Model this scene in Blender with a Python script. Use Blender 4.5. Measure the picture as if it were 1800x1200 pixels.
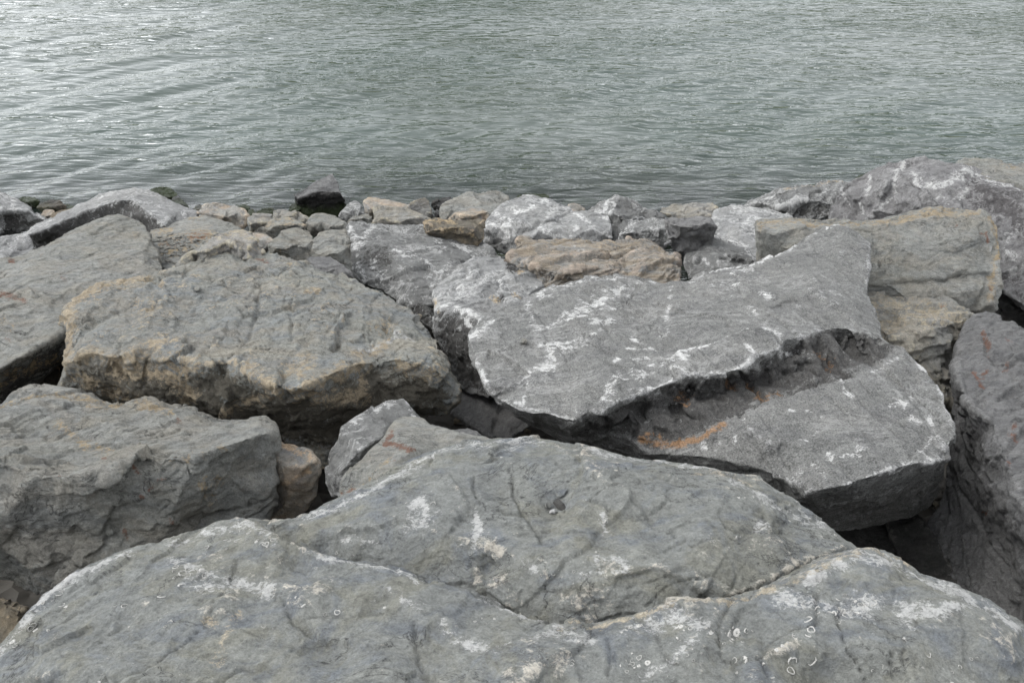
import bpy, bmesh, math, random, time
import numpy as np
from mathutils import Vector
from mathutils.geometry import delaunay_2d_cdt

T0 = time.time()
for o in list(bpy.data.objects):
    bpy.data.objects.remove(o)
sc = bpy.context.scene
C = sc.collection

# ------------------------------------------------------------------ camera
CAM = np.array((0.0, 0.0, 3.8)); PITCH = math.radians(35.0); FPX = 1400.0
cd = bpy.data.cameras.new('camera'); cam = bpy.data.objects.new('camera', cd); C.objects.link(cam)
cam.location = CAM; cam.rotation_euler = (math.radians(90) - PITCH, 0, 0)
cd.sensor_width = 36; cd.lens = 28; cd.clip_start = .05; cd.clip_end = 6000
sc.camera = cam
# ------------------------------------------------------------------ sky and sun (overcast)
SUN_EL, SUN_AZ = math.radians(55), math.radians(-85)      # azimuth from +Y, negative = to the left
w = bpy.data.worlds.new('World'); sc.world = w; w.use_nodes = True
nt = w.node_tree; nt.nodes.clear()
out = nt.nodes.new('ShaderNodeOutputWorld'); bg = nt.nodes.new('ShaderNodeBackground')
sky = nt.nodes.new('ShaderNodeTexSky'); sky.sky_type = 'NISHITA'; sky.sun_disc = False
sky.sun_elevation = SUN_EL; sky.sun_rotation = SUN_AZ
sky.air_density = 1.0; sky.dust_density = 1.0; sky.ozone_density = 1.0
hs = nt.nodes.new('ShaderNodeHueSaturation'); hs.inputs['Saturation'].default_value = 0.14   # the cloud layer takes the blue out
bg.inputs['Strength'].default_value = 0.15
nt.links.new(sky.outputs[0], hs.inputs['Color']); nt.links.new(hs.outputs[0], bg.inputs[0]); nt.links.new(bg.outputs[0], out.inputs[0])
sl = bpy.data.lights.new('sun', 'SUN'); sl.energy = 0.55; sl.angle = math.radians(35); sl.color = (1, .975, .94)
so = bpy.data.objects.new('sun', sl); C.objects.link(so)
sd = Vector((math.sin(SUN_AZ) * math.cos(SUN_EL), math.cos(SUN_AZ) * math.cos(SUN_EL), math.sin(SUN_EL)))
so.rotation_euler = (-sd).to_track_quat('-Z', 'Y').to_euler(); so.location = (0, 0, 30)
vs = sc.view_settings; vs.view_transform = 'Standard'; vs.look = 'None'; vs.exposure = 1.44; vs.gamma = 1.0
vs.use_curve_mapping = False

# ------------------------------------------------------------------ pixel rays
def raydir(px, py):
    a = (px - 900.0) / FPX; b = (600.0 - py) / FPX
    cp, sp = math.cos(PITCH), math.sin(PITCH)
    return np.array((a, cp + b * sp, -sp + b * cp))
def at_h(px, py, h):                    # the point seen at px, py that lies h metres above the water
    d = raydir(px, py); t = (h - CAM[2]) / d[2]
    return CAM + d * t
def project(P):
    cp, sp = math.cos(PITCH), math.sin(PITCH)
    v = P - CAM
    dep = v[:, 1] * cp - v[:, 2] * sp; up = v[:, 1] * sp + v[:, 2] * cp
    dep = np.maximum(dep, .05)
    return 900 + FPX * v[:, 0] / dep, 600 - FPX * up / dep

# ------------------------------------------------------------------ noise
rs = np.random.RandomState(7)
PERM = rs.permutation(256).astype(np.int32); PERM = np.concatenate([PERM, PERM, PERM])
GR = rs.normal(size=(256, 3)).astype(np.float32); GR /= np.linalg.norm(GR, axis=1)[:, None]
def perlin(P):
    Pi = np.floor(P).astype(np.int32); F = (P - Pi).astype(np.float32); Pi &= 255
    u = F * F * F * (F * (F * 6 - 15) + 10)
    res = 0
    for dx in (0, 1):
        wx = u[:, 0] if dx else 1 - u[:, 0]
        a = PERM[Pi[:, 0] + dx]
        for dy in (0, 1):
            wy = u[:, 1] if dy else 1 - u[:, 1]
            b = PERM[a + Pi[:, 1] + dy]
            for dz in (0, 1):
                wz = u[:, 2] if dz else 1 - u[:, 2]
                g = GR[PERM[b + Pi[:, 2] + dz]]
                res = res + wx * wy * wz * (g[:, 0] * (F[:, 0] - dx) + g[:, 1] * (F[:, 1] - dy) + g[:, 2] * (F[:, 2] - dz))
    return res * 1.5
def fbm(P, octv=4, gain=.5):
    s = 0; a = 1.0
    for i in range(octv):
        s = s + a * perlin(P * (2.03 ** i) + 17.3 * i); a *= gain
    return s

def plates(P, seed):
    """chipped plates: irregular cells, each a little tilted plane of its own"""
    P = P + .28 * np.stack([perlin(P * 1.7 + 3), perlin(P * 1.7 + 31), perlin(P * 1.7 + 57)], 1)
    I = np.floor(P).astype(np.int32); best = np.full(len(P), 9e9, np.float32); h = np.zeros(len(P), np.float32)
    for dx in (-1, 0, 1):
        for dy in (-1, 0, 1):
            for dz in (-1, 0, 1):
                c = I + np.array((dx, dy, dz)); k = PERM[PERM[PERM[(c[:, 0] + seed) & 255] + (c[:, 1] & 255)] + (c[:, 2] & 255)]
                d = P - c - (.5 + .45 * GR[k]); q = (d * d).sum(1); m = q < best
                best[m] = q[m]; h[m] = ((d * GR[(k + 91) & 255]).sum(1) + .25 * GR[(k + 13) & 255][:, 0])[m]
    return np.clip(h, -.8, .8)

# ------------------------------------------------------------------ materials
def nodes(m):
    m.use_nodes = True; n = m.node_tree.nodes; n.clear(); return n, m.node_tree.links
class G:
    """small helper around one node tree"""
    def __init__(s, m): s.n, s.l = nodes(m)
    def add(s, t, ins=None, **kw):
        nd = s.n.new(t)
        for k, v in kw.items(): setattr(nd, k, v)
        for k, v in (ins or {}).items():
            if isinstance(v, bpy.types.NodeSocket): s.l.new(v, nd.inputs[k])
            else: nd.inputs[k].default_value = v
        return nd
    def math(s, op, a, b=0.0, c=0.0, clamp=False):
        nd = s.add('ShaderNodeMath', {0: a, 1: b, 2: c}, operation=op, use_clamp=clamp); return nd.outputs[0]
    def noise(s, vec, scale, detail=4, rough=.55, dist=0.0):
        return s.add('ShaderNodeTexNoise', {'Vector': vec, 'Scale': scale, 'Detail': detail, 'Roughness': rough, 'Distortion': dist}).outputs['Fac']
    def mix(s, f, a, b, mode='MIX'):
        nd = s.add('ShaderNodeMix', data_type='RGBA', blend_type=mode)
        for sock, v in ((nd.inputs[0], f), (nd.inputs[6], a), (nd.inputs[7], b)):
            if isinstance(v, bpy.types.NodeSocket): s.l.new(v, sock)
            elif isinstance(v, tuple): sock.default_value = (*v, 1) if len(v) == 3 else v
            else: sock.default_value = v
        return nd.outputs[2]
    def ramp(s, v, lo, hi, a=0.0, b=1.0):
        return s.add('ShaderNodeMapRange', {0: v, 1: lo, 2: hi, 3: a, 4: b}, clamp=True, interpolation_type='SMOOTHSTEP').outputs[0]

def rock_mat(name, c1, c2, c3, white=.0, speck=.3, fleck=.3, edgecol=(.42, .40, .36), edge=.6, tan=(.40, .31, .19), tannoise=0.0,
             bump=.5, stretch=(1, 1, 1), rot=(0, 0, 0), wcol=(.56, .56, .545), rough=.86, dark=(.045, .043, .04), olive=0.0, tide=.22, wk=.30, wsc=42.0):
    m = bpy.data.materials.new(name); g = G(m)
    tc = g.add('ShaderNodeTexCoord').outputs['Object']
    inf = g.add('ShaderNodeObjectInfo').outputs['Random']
    off = g.add('ShaderNodeCombineXYZ', {0: g.math('MULTIPLY', inf, 31.0), 1: g.math('MULTIPLY', inf, 17.0), 2: inf}).outputs[0]
    vec = g.add('ShaderNodeVectorMath', {0: tc, 1: off}, operation='ADD').outputs[0]
    svec = g.add('ShaderNodeMapping', {'Vector': vec, 'Rotation': rot, 'Scale': stretch}).outputs[0]
    nA = g.noise(vec, 1.7, 5, .6, .4); nB = g.noise(svec, 6.0, 8, .65, .8); nC = g.noise(svec, 24.0, 8, .7, .3)
    nF = g.noise(vec, 150.0, 3, .7); nG = g.noise(svec, 60.0, 6, .75, .2)
    col = g.mix(g.ramp(nA, .38, .62), c1, c2)
    col = g.mix(g.ramp(nB, .46, .66), col, c3)
    if olive: col = g.mix(g.math('MULTIPLY', g.ramp(g.noise(vec, 3.1, 7, .7, 1.2), .48, .62), olive), col, (.235, .225, .165))
    if tannoise: col = g.mix(g.math('MULTIPLY', g.ramp(g.noise(svec, 4.3, 8, .7, .6), .44, .60), tannoise), col, tan)
    # value mottling at three scales
    v = g.math('ADD', g.math('MULTIPLY', g.math('SUBTRACT', nC, .5), 1.35), g.math('MULTIPLY', g.math('SUBTRACT', nF, .5), 2.0 * speck + .5))
    v = g.math('ADD', v, g.math('MULTIPLY', g.math('SUBTRACT', nG, .5), 1.0))
    v = g.math('ADD', v, 1.0)
    vv = g.add('ShaderNodeCombineXYZ', {0: v, 1: v, 2: v}).outputs[0]
    col = g.mix(1.0, col, vv, 'MULTIPLY')
    # dark thin fissures
    fis = g.math('ABSOLUTE', g.math('SUBTRACT', g.noise(svec, 5.0, 9, .62, 1.0), .5))
    fm = g.math('MULTIPLY', g.ramp(fis, .0, .009, 1, 0), g.ramp(g.noise(vec, 3.7, 3), .44, .56))
    col = g.mix(g.math('MULTIPLY', fm, .75), col, (.045, .045, .045))
    # white flecks
    if fleck:
        fl = g.math('MULTIPLY', g.ramp(g.noise(svec, 75.0, 5, .8, .4), .63, .70), g.ramp(g.noise(vec, 5.0, 5, .7), .48, .62))
        col = g.mix(g.math('MULTIPLY', fl, fleck), col, wcol)
    if white:   # webbing of calcite dust
        wv = g.math('ABSOLUTE', g.math('SUBTRACT', g.noise(svec, 3.2, 9, .68, 1.6), .5))
        wm = g.math('MULTIPLY', g.ramp(g.math('ADD', wv, g.math('MULTIPLY', g.math('SUBTRACT', nG, .5), .12)), .0, .035, 1, 0), g.ramp(g.noise(vec, 2.3, 4), .40, .56))
        col = g.mix(g.math('MULTIPLY', wm, white), col, wcol)
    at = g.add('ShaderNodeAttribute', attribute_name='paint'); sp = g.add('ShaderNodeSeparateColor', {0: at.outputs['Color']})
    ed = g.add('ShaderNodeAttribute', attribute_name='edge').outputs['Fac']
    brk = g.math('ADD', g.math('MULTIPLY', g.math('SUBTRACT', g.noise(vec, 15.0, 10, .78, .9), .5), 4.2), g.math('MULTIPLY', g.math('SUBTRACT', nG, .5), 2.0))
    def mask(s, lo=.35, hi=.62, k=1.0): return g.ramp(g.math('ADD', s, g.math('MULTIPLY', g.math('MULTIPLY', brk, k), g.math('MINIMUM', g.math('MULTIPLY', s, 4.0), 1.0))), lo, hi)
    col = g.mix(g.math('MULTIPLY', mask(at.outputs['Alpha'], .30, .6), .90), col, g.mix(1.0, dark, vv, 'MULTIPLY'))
    col = g.mix(g.math('MULTIPLY', mask(sp.outputs[1], .42, .95), .85), col, g.mix(1.0, tan, vv, 'MULTIPLY'))
    col = g.mix(g.math('MULTIPLY', g.math('MULTIPLY', mask(ed, .38, .80, .8), g.math('SUBTRACT', 1.0, g.math('MINIMUM', g.math('MULTIPLY', at.outputs['Alpha'], 1.3), 1.0))), edge), col, g.mix(1.0, edgecol, vv, 'MULTIPLY'))
    nW = g.noise(svec, wsc, 7, .8, .6); nX = g.noise(vec, 9.0, 8, .7, .8)
    wf = g.math('ADD', g.math('ADD', nW, g.math('MULTIPLY', g.math('SUBTRACT', nX, .5), 1.0)), g.math('MULTIPLY', sp.outputs[0], wk))
    wgate = g.ramp(sp.outputs[0], .02, .25)
    col = g.mix(g.math('MULTIPLY', g.math('MULTIPLY', g.ramp(wf, .67, .78), wgate), .85), col, g.mix(.6, wcol, vv, 'MULTIPLY'))
    col = g.mix(g.math('MULTIPLY', g.math('MULTIPLY', sp.outputs[0], g.ramp(nX, .38, .62)), .15), col, wcol)
    col = g.mix(g.math('MULTIPLY', mask(sp.outputs[2], .32, .85), .80), col, (.20, .095, .06))
    # tide band: wet and dark with algae near the water line
    pz = g.add('ShaderNodeSeparateXYZ', {0: g.add('ShaderNodeNewGeometry').outputs['Position']}).outputs[2]
    wet = g.ramp(g.math('ADD', pz, g.math('MULTIPLY', g.math('SUBTRACT', nB, .5), .25)), tide, tide + .05, 1, 0)
    alg = g.ramp(g.math('ADD', pz, g.math('MULTIPLY', g.math('SUBTRACT', nA, .5), .5)), .04, .14, 1, 0)
    col = g.mix(wet, col, g.mix(.8, col, (.20, .20, .20), 'MULTIPLY'))
    col = g.mix(g.math('MULTIPLY', alg, .75), col, g.mix(nC, (.012, .022, .008), (.05, .07, .02)))
    ro = g.math('SUBTRACT', rough, g.math('MULTIPLY', wet, .35))
    # relief
    b1 = g.math('ADD', g.math('MULTIPLY', nC, 1.0), g.math('MULTIPLY', nG, .85))
    b1 = g.math('ADD', b1, g.math('MULTIPLY', nF, .38))
    vor = g.add('ShaderNodeTexVoronoi', {'Vector': g.add('ShaderNodeVectorMath', {0: svec, 1: g.add('ShaderNodeCombineXYZ', {0: nC, 1: nB, 2: nG}).outputs[0]}, operation='ADD').outputs[0], 'Scale': 9.0}, feature='F1', distance='EUCLIDEAN').outputs['Distance']
    b1 = g.math('ADD', b1, g.math('MULTIPLY', vor, .5)); b1 = g.math('SUBTRACT', b1, g.math('MULTIPLY', fm, .5))
    tt = g.math('MULTIPLY', g.noise(svec, 7.0, 9, .62, .5), 15.0); tf = g.math('FRACT', tt)
    stp = g.math('ADD', g.math('SUBTRACT', tt, tf), g.ramp(tf, .90, 1.0))
    tu = g.math('MULTIPLY', g.noise(svec, 26.0, 6, .6, .4), 9.0); tg = g.math('FRACT', tu)
    stq = g.math('ADD', g.math('SUBTRACT', tu, tg), g.ramp(tg, .7, 1.0))
    b1 = g.math('ADD', b1, g.math('MULTIPLY', stp, .34)); b1 = g.math('ADD', b1, g.math('MULTIPLY', stq, .16))
    bp = g.add('ShaderNodeBump', {'Strength': bump, 'Distance': .026, 'Height': b1})
    bs = g.add('ShaderNodeBsdfPrincipled', {'Base Color': col, 'Roughness': ro, 'Specular IOR Level': .28, 'Normal': bp.outputs[0]})
    o = g.add('ShaderNodeOutputMaterial', {0: bs.outputs[0]})
    return m

BED = (1, 1, 1)
M = {
 'grey':  rock_mat('grey_rock', (0.284, 0.285, 0.258), (0.324, 0.328, 0.307), (0.251, 0.258, 0.246), fleck=.25, tannoise=.15, edge=.4, edgecol=(.34, .32, .28), bump=.8, stretch=(.7, 1.3, 1.2), rot=(.2, .3, .5)),
 'brown': rock_mat('buff_edged_grey_rock', (0.277, 0.283, 0.266), (0.318, 0.320, 0.287), (0.257, 0.274, 0.274), fleck=.2, tannoise=.25, tan=(.42, .345, .24), edge=.95, edgecol=(.46, .39, .285), bump=.8, stretch=(.8, 1.2, 1.1), rot=(0, .4, .3), dark=(.135, .122, .095)),
 'dgrey': rock_mat('dark_grey_rock', (0.163, 0.163, 0.160), (0.194, 0.192, 0.187), (0.137, 0.137, 0.137), fleck=.3, edge=.4, edgecol=(.35, .34, .33), bump=.65),
 'mid':   rock_mat('mid_grey_rock', (.185, .185, .182), (.210, .209, .204), (.160, .160, .160), fleck=.35, edge=.3, edgecol=(.33, .33, .32), bump=.75, stretch=(.45, 1.6, 1.3), rot=(0, 0, .7)),
 'pale':  rock_mat('pale_grey_rock', (0.215, 0.217, 0.213), (0.239, 0.240, 0.231), (0.187, 0.190, 0.187), white=.55, fleck=.6, edge=.7, edgecol=(.42, .42, .41), bump=.5),
 'slate': rock_mat('speckled_grey_rock', (0.161, 0.163, 0.156), (0.181, 0.181, 0.172), (0.147, 0.148, 0.144), white=.25, speck=1.2, fleck=.5, edge=.5, edgecol=(.42, .42, .415), bump=.55, stretch=(.7, 1.3, 1.2), rot=(0, 0, -.42), tan=(.27, .16, .085), dark=(.068, .066, .063), wk=.27),
 'web':   rock_mat('white_webbed_grey_rock', (0.156, 0.158, 0.153), (0.179, 0.181, 0.174), (0.134, 0.135, 0.131), white=.5, fleck=.8, edge=.8, edgecol=(.42, .42, .41), bump=.6),
 'blue':  rock_mat('blue_grey_rock', (0.225, 0.234, 0.223), (0.248, 0.255, 0.236), (0.181, 0.196, 0.208), fleck=.95, olive=.4, edge=1.0, edgecol=(.50, .47, .41), bump=.7, tan=(.46, .40, .30), stretch=(.8, 1.15, 1), rot=(0, 0, .4), wk=.33, wsc=80.0),
 'tan':   rock_mat('tan_rock', (0.288, 0.265, 0.223), (0.278, 0.275, 0.254), (0.240, 0.240, 0.233), fleck=.3, edge=.7, edgecol=(.50, .41, .31), bump=.6, tannoise=.4, tan=(.46, .33, .21)),
 'orange': rock_mat('orange_tinted_layered_rock', (0.302, 0.284, 0.252), (0.291, 0.296, 0.288), (0.370, 0.319, 0.258), fleck=.4, edge=.7, edgecol=(.50, .41, .33), bump=.7, tannoise=.6, tan=(.40, .33, .24), stretch=(.35, 2.2, 1.8), rot=(0, 0, 0)),
 'olive': rock_mat('olive_grey_rock', (0.231, 0.231, 0.213), (0.258, 0.252, 0.237), (0.196, 0.194, 0.179), fleck=.15, edge=.6, edgecol=(.42, .38, .28), bump=.6, tannoise=.35, tan=(.34, .295, .215)),
 'ruddy': rock_mat('dark_brown_rock', (.125, .115, .095), (.16, .145, .115), (.10, .09, .08), fleck=.4, edge=.8, edgecol=(.42, .34, .24), bump=.7, tannoise=.3),
 'pitted': rock_mat('pitted_crusted_rock', (0.208, 0.204, 0.202), (0.225, 0.223, 0.221), (0.170, 0.167, 0.167), white=.25, fleck=.7, edge=.5, edgecol=(.42, .42, .41), bump=.7, dark=(.085, .08, .08)),
 'black': rock_mat('dark_rock_and_gap_shade', (.05, .05, .048), (.07, .068, .062), (.035, .035, .033), fleck=.1, edge=.2, bump=.6, rough=.6),  # wet or dark stones; in the gaps its darkness stands for shade
 'weed':  rock_mat('weed_covered_rock', (.03, .04, .018), (.05, .065, .022), (.022, .024, .016), fleck=.05, edge=.1, bump=.8, rough=.6, tide=.05),
}

# ------------------------------------------------------------------ rocks
def meta(o, label=None, cat=None, group=None, kind=None):
    if label: o['label'] = label
    if cat: o['category'] = cat
    if group: o['group'] = group
    if kind: o['kind'] = kind
    return o

def inpoly(x, y, poly):
    r = np.zeros(len(x), bool); n = len(poly)
    for i in range(n):
        x0, y0 = poly[i][:2]; x1, y1 = poly[(i + 1) % n][:2]
        if y0 == y1: continue
        c = ((y0 > y) != (y1 > y)) & (x < (x1 - x0) * (y - y0) / (y1 - y0) + x0)
        r ^= c
    return r
def pdist(x, y, pl, closed=False):
    """distance to a polyline, and on which side of it the point lies"""
    best = np.full(len(x), 1e9); side = np.zeros(len(x))
    seg = list(zip(pl[:-1], pl[1:])) + ([(pl[-1], pl[0])] if closed else [])
    for (a, b) in seg:
        dx, dy = b[0] - a[0], b[1] - a[1]; L2 = dx * dx + dy * dy + 1e-9
        t = np.clip(((x - a[0]) * dx + (y - a[1]) * dy) / L2, 0, 1)
        ex, ey = x - a[0] - t * dx, y - a[1] - t * dy; d = np.hypot(ex, ey)
        k = d < best; best[k] = d[k]; side[k] = np.sign(dx * ey - dy * ex)[k]
    return best, side

CH = {'w': 0, 't': 1, 'r': 2, 'k': 3}  # k: dark seams and wet stone, also shade painted on fronts and undersides
STAT = [0]
def finish(me_cage, name, mat, vox, smooth, amp, seed, paint=(), cuts=(), bed=(.7, 1.3, 1.2), scarp=1.0, lump=1.0):
    """remesh the cage evenly, then carve the stone's surface relief into it"""
    tmp = bpy.data.objects.new('tmp', me_cage); C.objects.link(tmp)
    r = tmp.modifiers.new('r', 'REMESH'); r.mode = 'VOXEL'; r.voxel_size = vox; r.adaptivity = 0
    s = tmp.modifiers.new('s', 'SMOOTH'); s.factor = .5; s.iterations = smooth
    dg = bpy.context.evaluated_depsgraph_get(); dg.update()
    me = bpy.data.meshes.new_from_object(tmp.evaluated_get(dg))
    bpy.data.objects.remove(tmp)
    n = len(me.vertices); P = np.empty(n * 3, np.float32); me.vertices.foreach_get('co', P); P = P.reshape(-1, 3)
    N = np.empty(n * 3, np.float32); me.vertex_normals.foreach_get('vector', N); N = N.reshape(-1, 3)
    e = np.empty(len(me.edges) * 2, np.int32); me.edges.foreach_get('vertices', e); e = e.reshape(-1, 2)
    o3 = np.array((seed * 3.17, seed * 1.93, seed * .77), np.float32)
    ang = seed * 1.3; ca, sa = math.cos(ang), math.sin(ang)
    Q = P @ np.array(((ca, sa, 0), (-sa, ca, 0), (0, 0, 1)), np.float32) * np.array(bed, np.float32) + o3
    D = lump * .028 * perlin(P * 2.4 + o3) + lump * .008 * perlin(P * 6.1 + o3)
    D = D + scarp * (.024 * plates(Q * 3.1, int(seed * 7)) + .011 * plates(Q * 8.5 + 7, int(seed * 5)))
    t = fbm(Q * 4.4, 5, .52) * 2.6                          # stepped scarps: flaked-off sheets
    fl = np.floor(t); fr = t - fl; st = fl + np.clip((fr - .90) / .10, 0, 1)
    D = D + scarp * .0050 * st
    rg = 1 - np.abs(perlin(Q * 4.1 + 9)) * 2.2              # ridges
    D = D + .004 * np.clip(rg, 0, 1) ** 2
    cr = np.abs(fbm(Q * 2.9 + 40, 3)); cm = np.clip((perlin(P * 2.1 + o3 + 5) + .05) * 4, 0, 1)
    D = D - .016 * np.exp(-(cr / .018) ** 2) * cm           # cracks
    D = D + .0042 * fbm(Q * 19, 4, .66) + .006 * np.clip(perlin(P * 7 + o3) - .12, -1, 1)
    D = D * amp
    sx, sy = project(P); facing = ((P - CAM) * N).sum(1) < 0
    for c in cuts:
        typ, wd, dep, pl = c
        x0 = min(p[0] for p in pl) - 90; x1 = max(p[0] for p in pl) + 90; y0 = min(p[1] for p in pl) - 90; y1 = max(p[1] for p in pl) + 90
        idx = np.nonzero(facing & (sx > x0) & (sx < x1) & (sy > y0) & (sy < y1))[0]
        if not len(idx): continue
        wob = 5.0 * perlin(P[idx] * 9 + 3)
        d, sd_ = pdist(sx[idx] + wob, sy[idx] + wob * .7, pl)
        if typ == 'crack': D[idx] -= dep * np.exp(-(d / wd) ** 2)
        elif typ == 'bump': D[idx] += dep * np.exp(-(d / wd) ** 2)
        else:                                               # step: the right-hand side of the line stands proud
            sg = 1 / (1 + np.exp(-np.clip(sd_ * d / 1.6, -30, 30)))
            D[idx] += sg * dep * np.exp(-d / wd) - (1 - sg) * .35 * dep * np.exp(-d / (wd * .25))
    for p in paint:
        if p[0] == 'k' and len(p) > 4 and name != 'x' and p[2] > .86:
            idx = np.nonzero(facing & inpoly(sx, sy, p[3]))[0]
            if len(idx): D[idx] += .030 * plates(Q[idx] * 6.0 + 11, 3) * amp + .014 * plates(Q[idx] * 17.0 + 5, 9) * amp
    deg = np.maximum(np.bincount(e.ravel(), minlength=n), 1).astype(np.float32)
    P2 = P + N * D[:, None]
    A = P.copy()
    for _ in range(9):
        B = np.stack([np.bincount(e[:, 0], A[e[:, 1], k], n) + np.bincount(e[:, 1], A[e[:, 0], k], n) for k in range(3)], 1)
        A = (B / deg[:, None]).astype(np.float32)
    edge = np.clip((((P - A) * N).sum(1) + .12 * (D - D.mean())) / (vox * 1.15), 0, 1)
    paintv = np.zeros((n, 4), np.float32)
    for p in paint:
        ch, wd, stg, pl = p[:4]; fill = len(p) > 4
        mg = wd * 2 + 4
        x0 = min(q[0] for q in pl) - mg; x1 = max(q[0] for q in pl) + mg; y0 = min(q[1] for q in pl) - mg; y1 = max(q[1] for q in pl) + mg
        idx = np.nonzero(facing & (sx > x0) & (sx < x1) & (sy > y0) & (sy < y1))[0]
        if not len(idx): continue
        d, _ = pdist(sx[idx], sy[idx], pl, fill)
        v = np.clip(1 - d / (wd * 1.6), 0, 1)
        if fill:
            ins = inpoly(sx[idx], sy[idx], pl); v = np.where(ins, np.clip(.5 + d / (wd * 1.6) * .5, 0, 1), np.clip(.5 - d / (wd * 1.6), 0, 1))
        k = CH[ch]; paintv[idx, k] = np.maximum(paintv[idx, k], v * stg)
    org = np.array((P2[:, 0].mean(), P2[:, 1].mean(), P2[:, 2].min()), np.float32)
    me.vertices.foreach_set('co', (P2 - org).ravel().astype(np.float32))
    a = me.attributes.new('paint', 'FLOAT_COLOR', 'POINT'); a.data.foreach_set('color', paintv.ravel())
    a = me.attributes.new('edge', 'FLOAT', 'POINT'); a.data.foreach_set('value', edge.astype(np.float32))
    me.polygons.foreach_set('use_smooth', np.ones(len(me.polygons), bool)); me.update()
    me.materials.clear(); me.materials.append(M[mat])
    ob = bpy.data.objects.new(name, me); ob.location = org; C.objects.link(ob)
    STAT[0] += len(me.polygons)
    return ob

ROCK = {}
def rock(key, name, label, mat, outl, lines=(), pts=(), vox=None, smooth=2, amp=1.0, thick=.45, jit=1.0, paint=(), cuts=(),
         group='boulders of the shore bank', cat='boulder', bulge=0.0, scarp=1.0, lump=1.0, bed=(.7, 1.3, 1.2), grid=None):
    """outl, lines, pts: points of the stone's surface, each seen at x, y of the picture and h metres above the water"""
    rnd = random.Random(hash(key) if isinstance(key, int) else sum(ord(c) * (i + 3) for i, c in enumerate(key)))
    n = len(outl); V = [p for p in outl]; E = [(i, (i + 1) % n) for i in range(n)]
    for ln in lines:
        b = len(V); V += list(ln); E += [(b + i, b + i + 1) for i in range(len(ln) - 1)]
    V += list(pts)
    def tri(V, E):
        r = delaunay_2d_cdt([Vector(v[:2]) for v in V], E, [], 0, 1e-4)
        vo = []
        for i, v in enumerate(r[0]):
            og = r[3][i]
            if og: h = V[og[0]][2]
            else:
                ds = sorted((math.hypot(v.x - q[0], v.y - q[1]), q[2]) for q in V)[:3]
                h = sum(q[1] / (q[0] + .1) for q in ds) / sum(1 / (q[0] + .1) for q in ds)
            vo.append((v.x, v.y, h))
        fs = []
        for f in r[2]:
            cx = sum(vo[k][0] for k in f) / 3; cy = sum(vo[k][1] for k in f) / 3
            if inpoly(np.array([cx]), np.array([cy]), outl)[0]: fs.append(f)
        return vo, fs, r
    vo, fs, r = tri(V, E)
    xs = [p[0] for p in outl]; ys = [p[1] for p in outl]
    W = max(xs) - min(xs); Hh = max(ys) - min(ys)
    mid = at_h(sum(xs) / n, sum(ys) / n, sum(p[2] for p in outl) / n); dist = np.linalg.norm(mid - CAM)
    mpp = dist / FPX; S = math.sqrt(W * Hh) * mpp
    if vox is None: vox = max(.0055, min(.012, S / 55))
    gsp = grid or max(16.0, min(60.0, math.sqrt(W * Hh) / 7))
    oa = [(p[0], p[1]) for p in outl]
    extra = []
    y = min(ys)
    fa = [(np.array([vo[k][:2] for k in f]), [vo[k][2] for k in f]) for f in fs]
    allc = np.array([p[:2] for p in V]); Rin = 1.0
    while y < max(ys):
        x = min(xs)
        while x < max(xs):
            qx = x + rnd.uniform(-.4, .4) * gsp; qy = y + rnd.uniform(-.4, .4) * gsp
            x += gsp
            if not inpoly(np.array([qx]), np.array([qy]), outl)[0]: continue
            if np.min(np.hypot(allc[:, 0] - qx, allc[:, 1] - qy)) < gsp * .45: continue
            db = pdist(np.array([qx]), np.array([qy]), oa, True)[0][0]
            if db < gsp * .3: continue
            for T, hh in fa:
                d = (T[1][1] - T[2][1]) * (T[0][0] - T[2][0]) + (T[2][0] - T[1][0]) * (T[0][1] - T[2][1])
                if abs(d) < 1e-6: continue
                l0 = ((T[1][1] - T[2][1]) * (qx - T[2][0]) + (T[2][0] - T[1][0]) * (qy - T[2][1])) / d
                l1 = ((T[2][1] - T[0][1]) * (qx - T[2][0]) + (T[0][0] - T[2][0]) * (qy - T[2][1])) / d
                if l0 >= -1e-6 and l1 >= -1e-6 and l0 + l1 <= 1 + 1e-6:
                    h = l0 * hh[0] + l1 * hh[1] + (1 - l0 - l1) * hh[2]
                    h += bulge * S * min(1, math.sqrt(db / (.5 * min(W, Hh) + 1))) + rnd.gauss(0, 1) * jit * .011 * S ** .5
                    extra.append((qx, qy, h)); break
        y += gsp * .9
    vo, fs, r = tri(V + extra, E)
    cx = sum(xs) / n; cy = sum(ys) / n
    bm = bmesh.new()
    bv = [bm.verts.new(at_h(*p)) for p in vo]
    for f in fs:
        try: bm.faces.new([bv[k] for k in f])
        except ValueError: pass
    # the far side: rings drawn in behind the outline
    for v in [v for v in bm.verts if not v.link_faces]: bm.verts.remove(v)
    bed_ = [e for e in bm.edges if len(e.link_faces) == 1]
    bvs = list({v for e in bed_ for v in e.verts}); bvs.sort(key=lambda v: (v.co.x, v.co.y, v.co.z))
    PX = project(np.array([v.co[:] for v in bvs]))
    prev = {v: v for v in bvs}
    for shr, push in ((.05, .16), (.22, thick)):
        cur = {}
        for i, v in enumerate(bvs):
            p = np.array(v.co)
            qx, qy = PX[0][i] + (cx - PX[0][i]) * shr, PX[1][i] + (cy - PX[1][i]) * shr
            d2 = raydir(qx, qy); d2 /= np.linalg.norm(d2)
            cur[v] = bm.verts.new(CAM + d2 * (np.linalg.norm(p - CAM) + push * S * rnd.uniform(.9, 1.1)))
        for e in bed_:
            A, B = e.verts
            bm.faces.new((prev[A], prev[B], cur[B], cur[A]))
        prev = cur
    cv = bm.verts.new(sum((Vector(v.co) for v in prev.values()), Vector()) / len(prev) + Vector(raydir(cx, cy)).normalized() * S * .12)
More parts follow.
